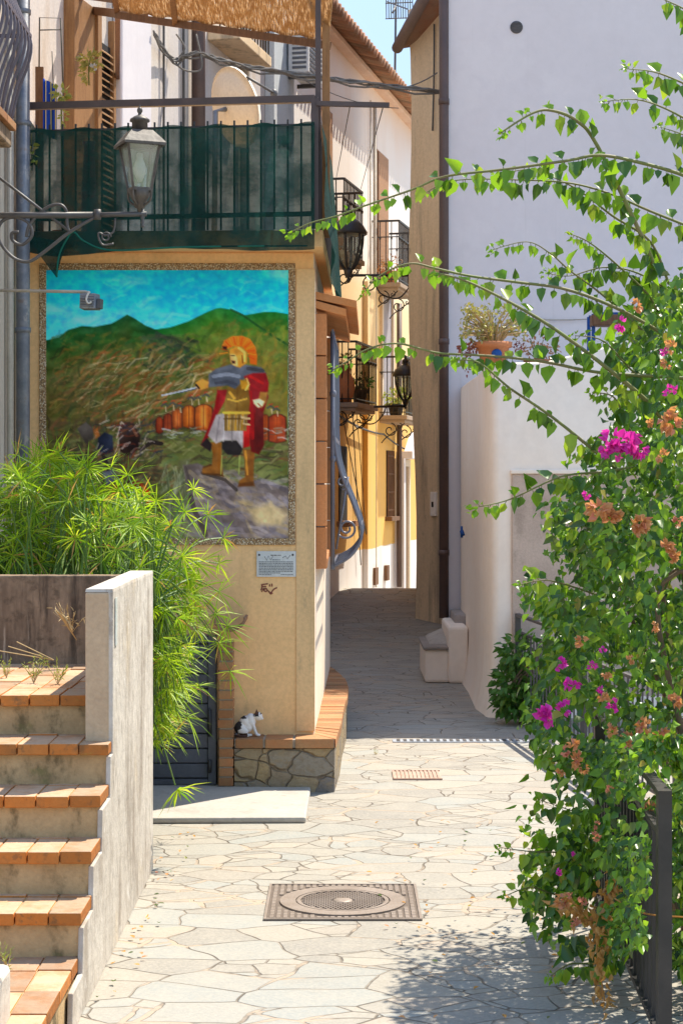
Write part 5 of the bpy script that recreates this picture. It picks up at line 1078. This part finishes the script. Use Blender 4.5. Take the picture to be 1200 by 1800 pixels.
for i in range(nx_):
    for j in range(ny_):
        x = xm0 + .02 + (2 * hw - .04) * (i + .5) / nx_; y = y0 + .02 + (2 * hd - .04) * (j + .5) / ny_
        if ((x - cx) / (R1)) ** 2 + ((y - cy) / (R1)) ** 2 > 1.12:
            w_, h_ = ((2 * hw - .04) / nx_ * .30, (2 * hd - .04) / ny_ * .42); b.box(x - w_, x + w_, y - h_, y + h_, .005, .0105)
obj('frame_pattern', b, m_cast, mh)
def ring(b, r0, r1, z0, z1, n=48):
    vs = [(cx + r * math.cos(2 * math.pi * i / n), cy + r * math.sin(2 * math.pi * i / n), z) for r, z in ((r0, z0), (r0, z1), (r1, z1), (r1, z0)) for i in range(n)]
    b.add(vs, [(k_ * n + i, k_ * n + (i + 1) % n, (k_ + 1) * n + (i + 1) % n, (k_ + 1) * n + i) for k_ in range(3) for i in range(n)], 0, False)
b = MB(); ring(b, R1 * .74, R1 * .985, .004, .013); ring(b, R1 * .66, R1 * .72, .004, .013)
for i in range(-9, 10):
    for j in range(-9, 10):
        x, y = (i + .5 * (j % 2)) * R1 * .075, j * R1 * .07
        if .03 < math.hypot(x, y) / R1 < .62 and not (abs(x) < R1 * .16 and abs(y) < R1 * .10): b.box(cx + x - R1 * .027, cx + x + R1 * .027, cy + y - R1 * .022, cy + y + R1 * .022, .005, .0125)
b.lathe((cx, cy, .005), [(R1 * .16, 0), (R1 * .15, .008), (R1 * .05, .008)], 20)
obj('cover', b, m_cast, mh)
gd = thing('drain_grate', 'small rusty slotted drain grate between the stones near the plinth', 'drain grate', (PX(733, 12.2), 12.2, 0))
ya, yb = 6240 / (1371 - 850), 6240 / (1357 - 850); xa_, xb_ = PX(691, ya), PX(777, ya); m_rust = M('rusty_grate', (.48, .33, .26), (.38, .24, .18), 9, bump=.3)
b = MB(); b.box(xa_, xb_, ya, yb, -.02, .004); obj('pit', b, M('pale_pink_grit', (.50, .38, .30), None, 6), gd)
b = MB(); [b.box(xa_ + (xb_ - xa_) * i / 12, xa_ + (xb_ - xa_) * (i + .55) / 12, ya, yb, .004, .011) for i in range(12)]; b.box(xa_, xb_, ya - .012, ya, 0, .012); b.box(xa_, xb_, yb, yb + .012, 0, .012); obj('slats', b, m_rust, gd)
ch = thing('drain_channel', 'narrow blue-grey metal drain channel crossing the street at the shadow edge', 'drain channel', (PX(820, 13.8), 13.8, 0))
b = MB(); b.box(PX(690, 13.75), 1.55, 13.70, 13.84, -.02, .008); obj('channel', b, M('galvanised_channel', (.42, .45, .50), None, 9, rough=.5, metal=.4), ch)
b = MB(); [b.box(PX(690, 13.75) + .03 + i * .05, PX(690, 13.75) + .055 + i * .05, 13.72, 13.82, .008, .0115) for i in range(22)]; obj('slots', b, m_greyiron, ch)

# ------------------------------------------------------------------ stairs on the left
st = thing('brick_staircase', 'steep outdoor stairs with terracotta brick treads beside a whitewashed wall', 'stairs', (-1.4, 7.5, 0))
SXR, SXL = -.955, -2.6
steps = [(7.75, 1.05, 9.12, -1.068), (7.49, .88, 7.80, SXR), (7.23, .71, 7.56, SXR), (6.97, .54, 7.30, SXR), (6.70, .37, 7.04, SXR), (5.2, .20, 6.78, SXR - .012)]
random.seed(17)
for si, (yf, z, yb_, xr) in enumerate(steps):
    b = MB(); wbk = .127; x = xr - random.uniform(.0, .0) ; i = 0
    rows_ = [(yf, min(yf + .26, yb_))]
    while rows_[-1][1] < yb_ - .02: rows_.append((rows_[-1][1] + .008, min(rows_[-1][1] + .27, yb_)))
    for (ya_, yz_) in rows_:
        x = xr
        while x > SXL:
            xw = wbk * random.uniform(.96, 1.04); j = random.uniform(-.006, .006); h = random.uniform(-.003, .003)
            b.hexa([(x - xw + .0025, ya_ + j, z - .048), (x - .0025, ya_ + j, z - .048), (x - .0025, yz_, z - .048), (x - xw + .0025, yz_, z - .048), (x - xw + .0025, ya_ + j, z + h), (x - .0025, ya_ + j, z + h), (x - .0025, yz_, z + h), (x - xw + .0025, yz_, z + h)])
            x -= xw
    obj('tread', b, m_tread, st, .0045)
    b = MB(); b.box(SXL, xr - .012, yf + .03, yb_ + .05, max(z - .23, 0) if si < 5 else 0, z - .006)
    obj('riser', b, m_riser, st)
# whitewashed outer flank with stepped top, and the upstand wall
b = MB(); pf = [(9.2, 0), (9.2, 1.5), (7.585, 1.5), (7.585, .824), (7.515, .824), (7.50, .655), (7.255, .65), (7.24, .485), (6.995, .48), (6.98, .315), (6.725, .31), (6.70, .145), (6.46, .14), (6.44, 0)]
b.prism([(SXR - .016, y, z) for y, z in pf], (.020, 0, 0)); obj('whitewashed_flank', b, m_whitewash, st, .004)
b = MB(); b.box(-1.066, SXR - .011, 7.583, 9.2, 0, 1.497); obj('upstand_wall', b, m_pier, st, .008)
b = MB(); b.hexa([(-1.066, 7.586, 1.4975), (SXR + .004, 7.586, 1.4975), (SXR + .004, 9.2, 1.4975), (-1.066, 9.2, 1.4975), (-1.064, 7.59, 1.51), (SXR + .002, 7.59, 1.51), (SXR + .002, 9.2, 1.51), (-1.064, 9.2, 1.51)]); obj('wall_coping', b, m_whitewash, st)
b = MB(); b.box(SXL, -1.067, 9.1, 9.22, 0, 1.49); obj('back_wall', b, m_stainwall, st, .008)
b = MB(); b.box(SXL, -1.07, 9.22, 10.0, 0, 1.32); obj('planter_bed', b, M('planter_soil', (.09, .06, .04), None, 9, bump=.8), st)
b = MB(); q = P(202, 1082, 7.7); b.hexa([(SXR + .006, 7.64, 1.27), (SXR + .006, 7.70, 1.27), (SXR + .006, 7.70, 1.47), (SXR + .006, 7.64, 1.47), (SXR + .009, 7.64, 1.27), (SXR + .009, 7.70, 1.27), (SXR + .009, 7.70, 1.47), (SXR + .009, 7.64, 1.47)]); tag(obj('tile_number_plate', b, M('pale_glazed_strip', (.70, .74, .70), None, 5, rough=.3, bump=0)), 'narrow pale glazed strip near the top of the whitewashed wall', 'plate')
lw = MB(); lw.box(-1.6, -1.087, 4.6, 6.0, 0, .37); tag(obj('low_wall', lw, m_whitewash, bevel=.02), 'low whitewashed wall at the foot of the brick stairs', 'wall')

# ------------------------------------------------------------------ weeds
def weed(lab, c, n, h, m, wide=.5):
    b = MB(); c = Vector(c)
    for _ in range(n):
        a = random.uniform(0, 6.28); d = Vector((math.cos(a) * wide, math.sin(a) * wide, 1)).normalized(); hh = h * random.uniform(.6, 1)
        b.tube([c, c + d * hh * .5, c + d * hh + Vector((0, 0, -.02))], .0016, 3, 1)
        for t_ in (.25, .4, .55, .7, .85, 1): add_leaf(b, c + d * hh * t_, d + rv(.7), rv(), h * .22, h * .05)
    return tag(obj('weed', b, [m, m_drystem]), lab, 'weed', 'small weeds')
random.seed(40)
weed('bright green weed tuft on the top landing close to the left frame edge', (PX(12, 8.4), 8.4, 1.05), 7, .10, m_weed, .3)
weed('straggly green weed in the middle of the top landing', (PX(60, 8.2), 8.2, 1.05), 8, .13, m_weed, .5)
weed('dry spindly weed on the top landing near the upstand wall', (PX(102, 8.15), 8.15, 1.05), 8, .12, m_weed, .5)
weed('pale dry weed growing against the stained back wall', (PX(128, 8.95), 8.95, 1.22), 6, .16, m_drystem, .8)
weed('leafy weed beside the low wall at the stair foot', (PX(14, 6.5), 6.5, .2), 5, .11, m_weed, .3)
weed('small green weed sprouting between the sunlit paving stones near the drain grate', P(660, 1327, 13.1) - Vector((0, 0, P(660, 1327, 13.1).z)), 6, .05, m_weed, .8)
b = MB()
for k_ in range(6): b.tube(curve([P(135, 1125, 8.9), P(118 - k_ * 4, 1095 - k_ * 5, 8.8), P(100 + k_ * 6, 1060 + k_ * 9, 8.75)], 4), .0022, 4)
tag(obj('dry_stalks', b, m_drystem), 'thin dry stalks arching over the top landing by the stained wall', 'stalks'); b = MB()
for k_ in range(3): b.tube([P(95, 1160, 8.3), P(30 - k_ * 15, 1128 + k_ * 8, 8.3)], .0022, 4)
tag(obj('dry_stalks', b, m_drystem), 'thin dry straws leaning low over the weeds on the top landing', 'stalks')


# ------------------------------------------------------------------ umbrella sedge behind the stair wall
sg = thing('umbrella_sedge', 'dense umbrella sedge with radiating green blades spilling over the stair wall', 'plant', (-1.3, 9.7, 1.32))
random.seed(50); stems, blades = MB(), MB()
def umbel(c, ax, n, L, thin=.0038):
    for i in range(n):
        a = 2 * math.pi * i / n + random.uniform(-.25, .25); o = ax.orthogonal().normalized(); o.rotate(Quaternion(ax, a))
        d = (o + ax * random.uniform(.1, .6)).normalized(); l = L * random.uniform(.6, 1.15); dr = random.uniform(.05, .35)
        p1_ = c + d * l * .5 + Vector((0, 0, -dr * l * .2)); p2_ = c + d * l + Vector((0, 0, -dr * l)); s_ = d.cross(ax + rv(.3)).normalized() * thin
        blades.add([c - s_ * .4, c + s_ * .4, p1_ + s_, p1_ - s_, p2_], [(0, 1, 2, 3), (3, 2, 4)], 1 if random.random() < .05 else 0, True)
def stalk(root, c, n, L, bend=.25):
    mid = root.lerp(c, .55) + Vector((0, 0, bend * (c - root).length)); pts = curve([root, mid, c], 5)
    stems.tube(pts, [.006 - .003 * i / (len(pts) - 1) for i in range(len(pts))], 4); umbel(c, (c - pts[-3]).normalized(), n, L)
up = [(0, 830), (60, 800), (150, 815), (215, 850), (280, 905), (340, 950), (350, 1000), (345, 1060), (352, 1110), (330, 1160), (308, 1240), (285, 1310), (262, 1335), (258, 1010), (0, 1010)]
def inpoly(x, y, pl):
    r = False; j = len(pl) - 1
    for i in range(len(pl)):
        if (pl[i][1] > y) != (pl[j][1] > y) and x < (pl[j][0] - pl[i][0]) * (y - pl[i][1]) / (pl[j][1] - pl[i][1]) + pl[i][0]: r = not r
        j = i
    return r
cnt = 0
while cnt < 275:
    x, y = random.uniform(-60, 400), random.uniform(795, 1335)
    if not inpoly(max(x, 1), y, up): continue
    d = random.uniform(9.35, 10.5) if x < 262 else random.uniform(9.45, 10.7)
    c = P(x, y, d)
    if x < 255: root = Vector((c.x + random.uniform(-.15, .1), random.uniform(9.35, 9.95), 1.32))
    else: root = Vector((random.uniform(-1.3, -1.08), random.uniform(9.3, 9.95), 1.32))
    if c.z < 1.36 and x < 258: c.z = 1.36 + random.uniform(0, .3)
    stalk(root, c, random.randint(17, 27), random.uniform(.10, .22), .22 if x < 255 else .30); cnt += 1
for (x, y, d, L) in ((30, 800, 9.5, .22), (105, 795, 9.6, .19), (225, 835, 9.7, .2), (275, 880, 9.8, .2), (325, 900, 9.9, .17), (385, 1040, 10.0, .17), (378, 1080, 10.1, .16), (385, 1130, 10.1, .17), (300, 1290, 9.7, .18), (330, 1260, 9.9, .18), (70, 830, 9.5, .20), (148, 815, 9.6, .17), (195, 822, 9.6, .20), (250, 868, 9.7, .15), (300, 925, 9.7, .16), (365, 905, 9.9, .16), (393, 945, 9.9, .13), (384, 990, 9.9, .10), (400, 1100, 10.2, .16), (405, 1180, 10.2, .16), (350, 1205, 10.2, .14), (340, 860, 9.8, .12), (20, 850, 9.4, .18), (330, 1140, 9.9, .15), (120, 880, 9.4, .17)):
    stalk(Vector((-1.2 if x < 150 else -1.0, 9.6, 1.32)), P(x, y, d), 14, L, .18)
for (x, y) in ((275, 1240), (285, 1270), (270, 1300), (295, 1210), (310, 1250)): stalk(Vector((-.98, 9.6, 1.32)), P(x, y, 9.6), 18, .15, .35)
stems.tube(curve([P(272, 1270, 9.5), P(290, 1320, 9.4), P(308, 1380, 9.3)], 5), .004, 4); umbel(P(312, 1388, 9.3), Vector((.5, -.3, -.75)).normalized(), 16, .17, .007)
obj('stems', stems, m_sedgestem, sg); obj('blades', blades, [m_sedge, m_dryleaf], sg)

# ------------------------------------------------------------------ kitten on the coping
def kitten():
    base = P(433, 1290, 11.6); base.z = .342; base.y = 11.60
    K = 1 / 275.0
    def q(x, y, dy=0): return Vector((base.x + (x - 433) * K, base.y + dy, base.z + (1281 - y) * K))
    b = MB()
    def E(x, y, rx, rz, ry=None, dy=0, tilt=0): b.ell(q(x, y, dy), (rx * K, (ry or min(rx, rz)) * K, rz * K), 16, 10, 0, Matrix.Rotation(math.radians(tilt), 3, 'Y'))
    E(441, 1257, 8.5, 10, 8, 0, 15); E(434, 1266, 11, 9, 9); E(424, 1267, 12, 12.5, 11); E(431, 1256, 10.5, 11.5, 9, 0, 35); E(440, 1250, 8, 9, 7.5, 0, 30); E(447, 1247.5, 6, 5.5, 5.5)       # haunch, back, shoulders, neck
    E(453.5, 1246, 7.9, 7.4, 7.8); E(459.5, 1250, 3.6, 3.2, 3.6); E(455, 1250, 5, 4, 5.4); E(436, 1262, 9, 11, 8.5)                                                # head and muzzle
    for dy in (-.012, .012):
        bb = [(444, 1259, 4.2), (446, 1265, 3.0), (448.5, 1272, 2.5), (451, 1278, 2.4), (454, 1279.6, 2.3)]
        b.tube([q(x, y, dy) for x, y, r in bb], [r * K for _, _, r in bb], 10)
        b.ell(q(454.5, 1279.5, dy), (3.6 * K, 2.6 * K, 1.9 * K), 10, 7)
    for dy in (-.022, .022):
        E(428, 1272, 9, 8.5, 5.5, dy); b.ell(q(437, 1279, dy), (7 * K, 2.8 * K, 2.2 * K), 10, 7)
    b.tube([q(417, 1276, 0), q(413, 1279, -.02), q(420, 1280, -.045), q(430, 1280, -.05), q(438, 1280, -.045)], [3 * K, 2.6 * K, 2.3 * K, 2 * K, 1.3 * K], 10)
    for dy in (-.015, .015):
        e = q(451, 1240.5, dy); s_ = 1 if dy > 0 else -1
        b.add([e + Vector((-.011, 0, -.002)), e + Vector((.010, 0, -.002)), e + Vector((0, s_ * .008, -.004)), e + Vector((0, -s_ * .009, -.002)), e + Vector((-.001, s_ * .004, .028))], [(0, 3, 4), (3, 1, 4), (1, 2, 4), (2, 0, 4), (0, 2, 1, 3)], 0, True)
    tmp = obj('kitten_tmp', b, m_fur); rm = tmp.modifiers.new('r', 'REMESH'); rm.mode = 'VOXEL'; rm.voxel_size = .0022; rm.use_smooth_shade = True
    s_ = tmp.modifiers.new('s', 'SMOOTH'); s_.factor = .5; s_.iterations = 7
    dg = bpy.context.evaluated_depsgraph_get(); me = bpy.data.meshes.new_from_object(tmp.evaluated_get(dg)); loc = tmp.location.copy(); bpy.data.objects.remove(tmp)
    me.name = 'kitten'; n = len(me.vertices); co = np.empty(n * 3); me.vertices.foreach_get('co', co); co = co.reshape(-1, 3) + np.array(loc)
    X = 433 + (co[:, 0] - base.x) / K; Y = 1281 - (co[:, 2] - base.z) / K; D = (co[:, 1] - base.y)
    c_ = np.tile(np.array([.74, .70, .67]), (n, 1)); blk = np.array([.035, .03, .03]); brn = np.array([.10, .05, .035])
    wob = 1.1 * np.sin(X * .9 + Y * .3) + 1.1 * np.sin(Y * 1.1) + .8 * np.sin(X * 2.3 - Y * 1.9)
    c_[((X + wob - 418) ** 2 + (Y - 1262) ** 2 < 62)] = blk; c_[((X + wob - 427) ** 2 / 40 + (Y - 1247) ** 2 / 14 < 1)] = blk; c_[(X < 419) & (Y > 1266) & (Y < 1277)] = blk * .9
    c_[(D < -.028) & (Y > 1275) & (X < 436)] = brn; c_[(X + wob > 446) & (X + .5 * wob < 455) & (Y + .5 * wob < 1246.5)] = blk; c_[(X > 446) & (Y + .4 * wob < 1242.5) & (X < 461)] = brn; c_[(X > 455) & (X < 457.3) & (Y < 1246)] = np.array([.76, .72, .69])
    c_[(X > 455.5) & (X < 457.6) & (Y > 1243.6) & (Y < 1246) & (np.abs(np.abs(D) - .011) < .0065)] = (.01, .012, .008); c_[(X > 461.8) & (Y > 1247) & (Y < 1249.6) & (np.abs(D) < .005)] = (.45, .2, .18)
    at = me.color_attributes.new('paint', 'FLOAT_COLOR', 'POINT'); buf = np.ones((n, 4), np.float32); buf[:, :3] = c_; at.data.foreach_set('color', buf.ravel())
    o = bpy.data.objects.new('kitten', me); COL.objects.link(o); o.location = loc
    return tag(o, 'white kitten with black patches sitting on the brick coping, looking right', 'kitten')
kitten()

# ------------------------------------------------------------------ creeper by the far railing
random.seed(61); cr = thing('creeper_clump', 'dark leafy creeper clump at the garden wall foot behind the railing', 'plant', (1.45, 14.7, 0)); b = MB()
for (x, y, rx, rz, n) in ((905, 1150, .13, .16, 190), (900, 1205, .17, .17, 260), (915, 1240, .22, .1, 190), (945, 1220, .2, .2, 220), (975, 1190, .2, .25, 160)): leafball(b, P(x, y, 14.75), (rx, .22, rz), n, .075, 0, .6)
obj('foliage', b, m_ivy, cr)
b = MB(); [b.tube(curve([(1.45 + random.uniform(-.05, .2), 14.8, 0), (1.4 + random.uniform(-.1, .3), 14.7, .3), (1.4 + random.uniform(-.15, .3), 14.65, .6)], 4), .008, 5) for _ in range(8)]; obj('stems', b, m_bark, cr)

# ------------------------------------------------------------------ bougainvillea and the near railing
railing('street_railing', 'dark iron railing with a square post under the bougainvillea', (1.065, 6.02), (1.16, 8.2), .925, .10, m_iron, 20, 2)
bg_ = thing('bougainvillea', 'big bougainvillea with arching canes, magenta and faded orange bracts', 'shrub', (1.5, 7.3, 0))
random.seed(70)
DBG = 7.2
ol_px = [(1140, 530), (1170, 480), (1300, 440), (1560, 520), (1560, 1780), (1290, 1770), (1190, 1700), (1150, 1660), (1060, 1680), (985, 1655), (930, 1610), (905, 1560), (955, 1520), (960, 1440), (968, 1380), (945, 1300), (955, 1220), (975, 1130), (935, 1060), (985, 1010), (1010, 960), (990, 900), (1035, 850), (1045, 800), (1110, 755), (1130, 690), (1120, 620)]
fol = MB(); cnt = 0
while cnt < 13800:
    x, y = random.uniform(895, 1290 if random.random() < .87 else 1500), random.uniform(430, 1780)
    if not inpoly(x, y, ol_px): continue
    # density clumps leave pockets and gaps
    q = math.sin(x * .045 + y * .021) + math.sin(x * .031 - y * .052 + 1.3) + math.sin(y * .033 + 2.1)
    if q < -.55 and random.random() < .85: continue
    thick = min(1.0, .25 + (x - 890) / 260.0); d = DBG + random.uniform(-.75, .85) * thick + .12 * q
    if cnt % 4 == 0 and x > 960: d = random.uniform(7.6, 8.5)
    if y > 1290 and x > 985 and cnt % 3: d = max(5.75, min(3200 * 1.0 / (x - 600), 7.2) - random.uniform(0, .45))
    if x > 1140 and y > 1370 and d < 6.1: d = 6.3 + random.random() * .6
    p = P(x, y, d if y > 1290 and x > 985 else DBG); p.y = d
    lk = .72 if d < 6.5 else 1.0
    add_leaf(fol, p, Vector((random.gauss(-.25, .6), random.gauss(-.35, .5), random.gauss(-.75, .35))), Vector((random.gauss(-.2, .5), random.gauss(-.6, .5), random.gauss(.6, .5))), lk * random.choice((.026, .034, .042, .052, .07)) * random.uniform(.85, 1.15), lk * random.choice((.02, .026, .034, .042)) * random.uniform(.85, 1.15), 0 if random.random() < .66 else (1 if random.random() < .74 else 2), random.uniform(.1, .4), random.uniform(0, .25)); cnt += 1
obj('foliage', fol, [m_leaf, m_leaf_young, m_leaf_old], bg_)
wd = MB()
for _ in range(34):
    x = random.uniform(1.45, 2.1); y = random.uniform(7.0, 8.2); pts = [Vector((x, y, 0)), Vector((x + random.uniform(-.1, .1), y, .7)), Vector((x + random.uniform(-.3, .2), y + random.uniform(-.3, .3), 1.5)), Vector((x + random.uniform(-.4, .3), y + random.uniform(-.3, .3), random.uniform(1.6, 1.95)))]
    wd.tube(curve(pts, 5), [.016 - .0006 * i for i in range(16)], 5)
for _ in range(16):
    x = random.uniform(1.25, 1.7); y = random.uniform(6.4, 6.9); wd.tube(curve([Vector((x, y, 0)), Vector((x + random.uniform(-.2, .2), y + .1, .5)), Vector((x + random.uniform(-.3, .3), y + .1, 1.0))], 4), .006, 4)
obj('woody_stems', wd, m_bark, bg_)
branches = [
 ([(1150, 480), (1135, 433), (1050, 258), (1012, 212), (967, 194), (933, 200), (880, 233)], 7.0, .011),
 ([(1240, 330), (1200, 308), (1129, 287), (1054, 273), (992, 283), (883, 298), (783, 310), (725, 333), (640, 362), (590, 380), (545, 392), (508, 410)], 6.9, .008),
 ([(1240, 410), (1142, 371), (1075, 342), (1008, 323), (933, 317), (800, 317), (737, 346)], 7.1, .006),
 ([(1175, 500), (1142, 425), (1075, 379), (1033, 346), (992, 321), (933, 298), (875, 308)], 7.2, .006),
 ([(1240, 230), (1171, 192), (1117, 175), (1058, 179)], 7.0, .005),
 ([(1240, 165), (1158, 129), (1100, 121)], 7.1, .005),
 ([(1240, 260), (1200, 237), (1158, 223)], 7.1, .004),
 ([(1240, 40), (1200, 15), (1150, -8)], 7.0, .005),
 ([(1160, 560), (1137, 517), (1075, 458), (1033, 425), (1004, 412)], 7.3, .006),
 ([(1150, 600), (1060, 520), (1000, 475), (967, 446), (925, 425), (862, 440)], 7.2, .005),
 ([(1190, 610), (1158, 583), (1075, 538), (992, 508), (908, 496), (825, 485), (762, 471), (725, 463), (690, 472), (660, 490), (642, 512)], 7.0, .008),
 ([(1180, 760), (1140, 709), (1055, 638), (949, 562), (833, 500), (770, 480)], 6.85, .011),
 ([(1230, 670), (1189, 664), (1055, 655), (967, 638), (900, 629), (833, 624), (767, 620), (700, 604), (650, 612), (610, 635), (585, 650)], 6.9, .008),
 ([(1090, 830), (1051, 798), (967, 731), (895, 682), (842, 638), (802, 633)], 6.9, .008),
 ([(1110, 820), (1064, 829), (985, 838), (895, 878), (829, 893)], 6.9, .006),
 ([(1100, 960), (1060, 940), (1020, 925), (990, 935)], 6.9, .005),
 ([(1060, 1050), (1011, 1033), (960, 1020), (913, 1027)], 7.0, .005),
 ([(1020, 1520), (987, 1500), (933, 1497), (880, 1490)], 6.8, .005),
 ([(1020, 1585), (967, 1570), (930, 1560), (887, 1575)], 6.8, .005),
 ([(1090, 1680), (1040, 1693), (1000, 1695), (967, 1715)], 6.6, .005),
 ([(1020, 1430), (980, 1417), (940, 1403)], 7.0, .003),
 ([(1190, 520), (1120, 480), (1060, 470), (1000, 485), (960, 480)], 7.3, .005),
 ([(1200, 700), (1120, 660), (1060, 600), (1010, 590)], 7.2, .006),
 ([(1180, 800), (1110, 760), (1080, 700), (1040, 690)], 7.1, .006),
]
for (pts, d, r) in branches:
    b = MB(); c = curve([P(x, y, d + .25 * (1 - i / max(1, len(pts) - 1))) for i, (x, y) in enumerate(pts)], 7); n = len(c)
    b.tube(c, [r * (1 - .72 * i / (n - 1)) for i in range(n)], 6, 0)
    tot = 0.0; acc = 0.0; sgn = 1; L = sum((c[i + 1] - c[i]).length for i in range(n - 1))
    for i in range(n - 1):
        seg = c[i + 1] - c[i]; t_ = seg.normalized(); acc += seg.length; tot += seg.length
        f_ = tot / L
        stepl = .019 if f_ < .85 else .014
        while acc > stepl:
            acc -= stepl; sgn = -sgn
            if random.random() < .08 + .2 * (math.sin(tot * 23) > .5): continue
            p = c[i].lerp(c[i + 1], random.random()); sd_ = t_.cross(Vector((0, 0, 1))).normalized() * sgn
            big = 1.0 if f_ < .7 else 1.0 - .6 * (f_ - .7) / .3
            ln = random.choice((.042, .05, .06, .07, .078)) * random.uniform(.85, 1.1) * big
            if random.random() < .22: tip = t_ * .3 + sd_ * .6 + Vector((random.uniform(-.3, .3), 0, random.uniform(.4, 1)))
            else: tip = sd_ * random.uniform(.1, .5) + t_ * random.uniform(-.1, .5) + Vector((random.uniform(-.25, .25), random.uniform(-.3, .3), -1))
            pet = p + tip.normalized() * .012; b.tube([p, pet], .0015, 3, 0)
            add_leaf(b, pet, tip, sd_ * random.uniform(-1, 1) + Vector((random.uniform(-.6, .6), -1, .5)), ln, ln * random.uniform(.58, .84), 2 if (f_ > .75 or random.random() < .4) else 1, random.uniform(.15, .45), random.uniform(.05, .3))
    for _ in range(8): add_leaf(b, c[-1] + rv(.010), t_ + rv(.6) + Vector((0, 0, -.2)), rv(), random.uniform(.018, .03), .014, 2)
    obj('branch', b, [m_stem, m_leaf, m_leaf_young], bg_)
mag = [(1078, 775, .05), (1105, 778, .05), (1125, 790, .04), (1062, 790, .035), (1090, 795, .035), (1088, 570, .03), (1168, 620, .02), (1178, 690, .025), (1030, 870, .02), (985, 1165, .03), (1003, 1200, .03), (1060, 1143, .016), (1078, 1240, .026), (960, 1262, .045), (990, 1245, .03), (1040, 1170, .02), (978, 1532, .018), (1008, 1500, .012), (1055, 1212, .018)]
for x, y, s_ in mag:
    b = MB(); q = P(x, y, 6.5); bract(b, q, s_ * .8, 8 if s_ > .03 else 5); obj('flower_cluster', b, m_magenta, bg_)
ora = [(1050, 895, .05), (1075, 910, .04), (1125, 920, .04), (1178, 740, .045), (1160, 800, .025), (1185, 975, .03), (1120, 930, .03), (1180, 610, .025), (1170, 640, .02), (1118, 537, .025), (1140, 745, .02), (1020, 1125, .025), (1100, 1300, .035), (1070, 1285, .025), (1130, 1275, .03), (1160, 1290, .03), (1192, 1300, .03), (1010, 1310, .028), (1012, 1335, .03), (985, 1355, .02), (1140, 1420, .03), (1060, 1225, .025), (1065, 1185, .02), (990, 1585, .03), (1170, 960, .03), (1185, 1230, .03), (1110, 1160, .02), (1025, 1350, .02), (1150, 1100, .02)]
for x, y, s_ in ora:
    b = MB(); bract(b, P(x, y, 6.45), s_ * .78, 9 if s_ > .028 else 6); o = obj('flower_cluster', b, m_orange, bg_); o['label'] = 'faded orange bract cluster'
for x, y, s_ in ((1130, 1328, .035), (1068, 1385, .022), (1050, 1470, .024), (1048, 1450, .018), (1025, 1580, .026), (995, 1320, .022), (1012, 1625, .022), (1000, 1575, .02), (990, 1325, .018), (1190, 915, .03)):
    b = MB(); bract(b, P(x, y, 6.45), s_ * .65, 5); o = obj('flower_cluster', b, m_pinkdry, bg_); o['label'] = 'faded pink bract cluster'
b = MB()
for i in range(150):
    t_ = i / 150; q = curve([P(1078, 1545, 6.55), P(1062, 1600, 6.55), P(1048, 1660, 6.55), P(1062, 1765, 6.5)], 40)[int(t_ * 119)]
    add_leaf(b, q + rv(.018), Vector((random.gauss(0, .5), random.gauss(0, .5), -1)), rv(), .035, .018, 0, .5, .4)
for i in range(60):
    q = P(985 + i * 1.2, 1585 + i * .6, 6.6); add_leaf(b, q + rv(.02), rv() + Vector((0, 0, -.6)), rv(), .035, .02, 0, .5, .4)
b.tube(curve([P(1078, 1545, 6.55), P(1062, 1600, 6.55), P(1048, 1660, 6.55), P(1062, 1760, 6.5)], 6), .003, 4); b.tube(curve([P(1080, 1580, 6.4), P(1130, 1605, 6.2), P(1200, 1612, 6.0)], 6), .003, 4)
obj('dry_spray', b, m_dryleaf, bg_)
# fallen leaves and bracts on the paving below the shrub and along the wall foot
random.seed(90); b = MB()
for k_ in range(110):
    x, y = (random.uniform(.15, 1.05), random.uniform(6.2, 10.5)) if k_ < 75 else (random.uniform(-.93, -.80), random.uniform(6.8, 10.3))
    add_leaf(b, Vector((x, y, .012)), Vector((random.uniform(-1, 1), random.uniform(-1, 1), random.uniform(0, .25))), Vector((0, 0, 1)), random.uniform(.015, .035), random.uniform(.010, .022), random.choice((0, 0, 1, 2)), .3, -.1)
fl_ = obj('fallen_leaves', b, [m_dryleaf, m_orange, m_leaf_old]); tag(fl_, 'dry fallen leaves and bracts scattered over the stone paving', 'leaf litter'); fl_['kind'] = 'stuff'
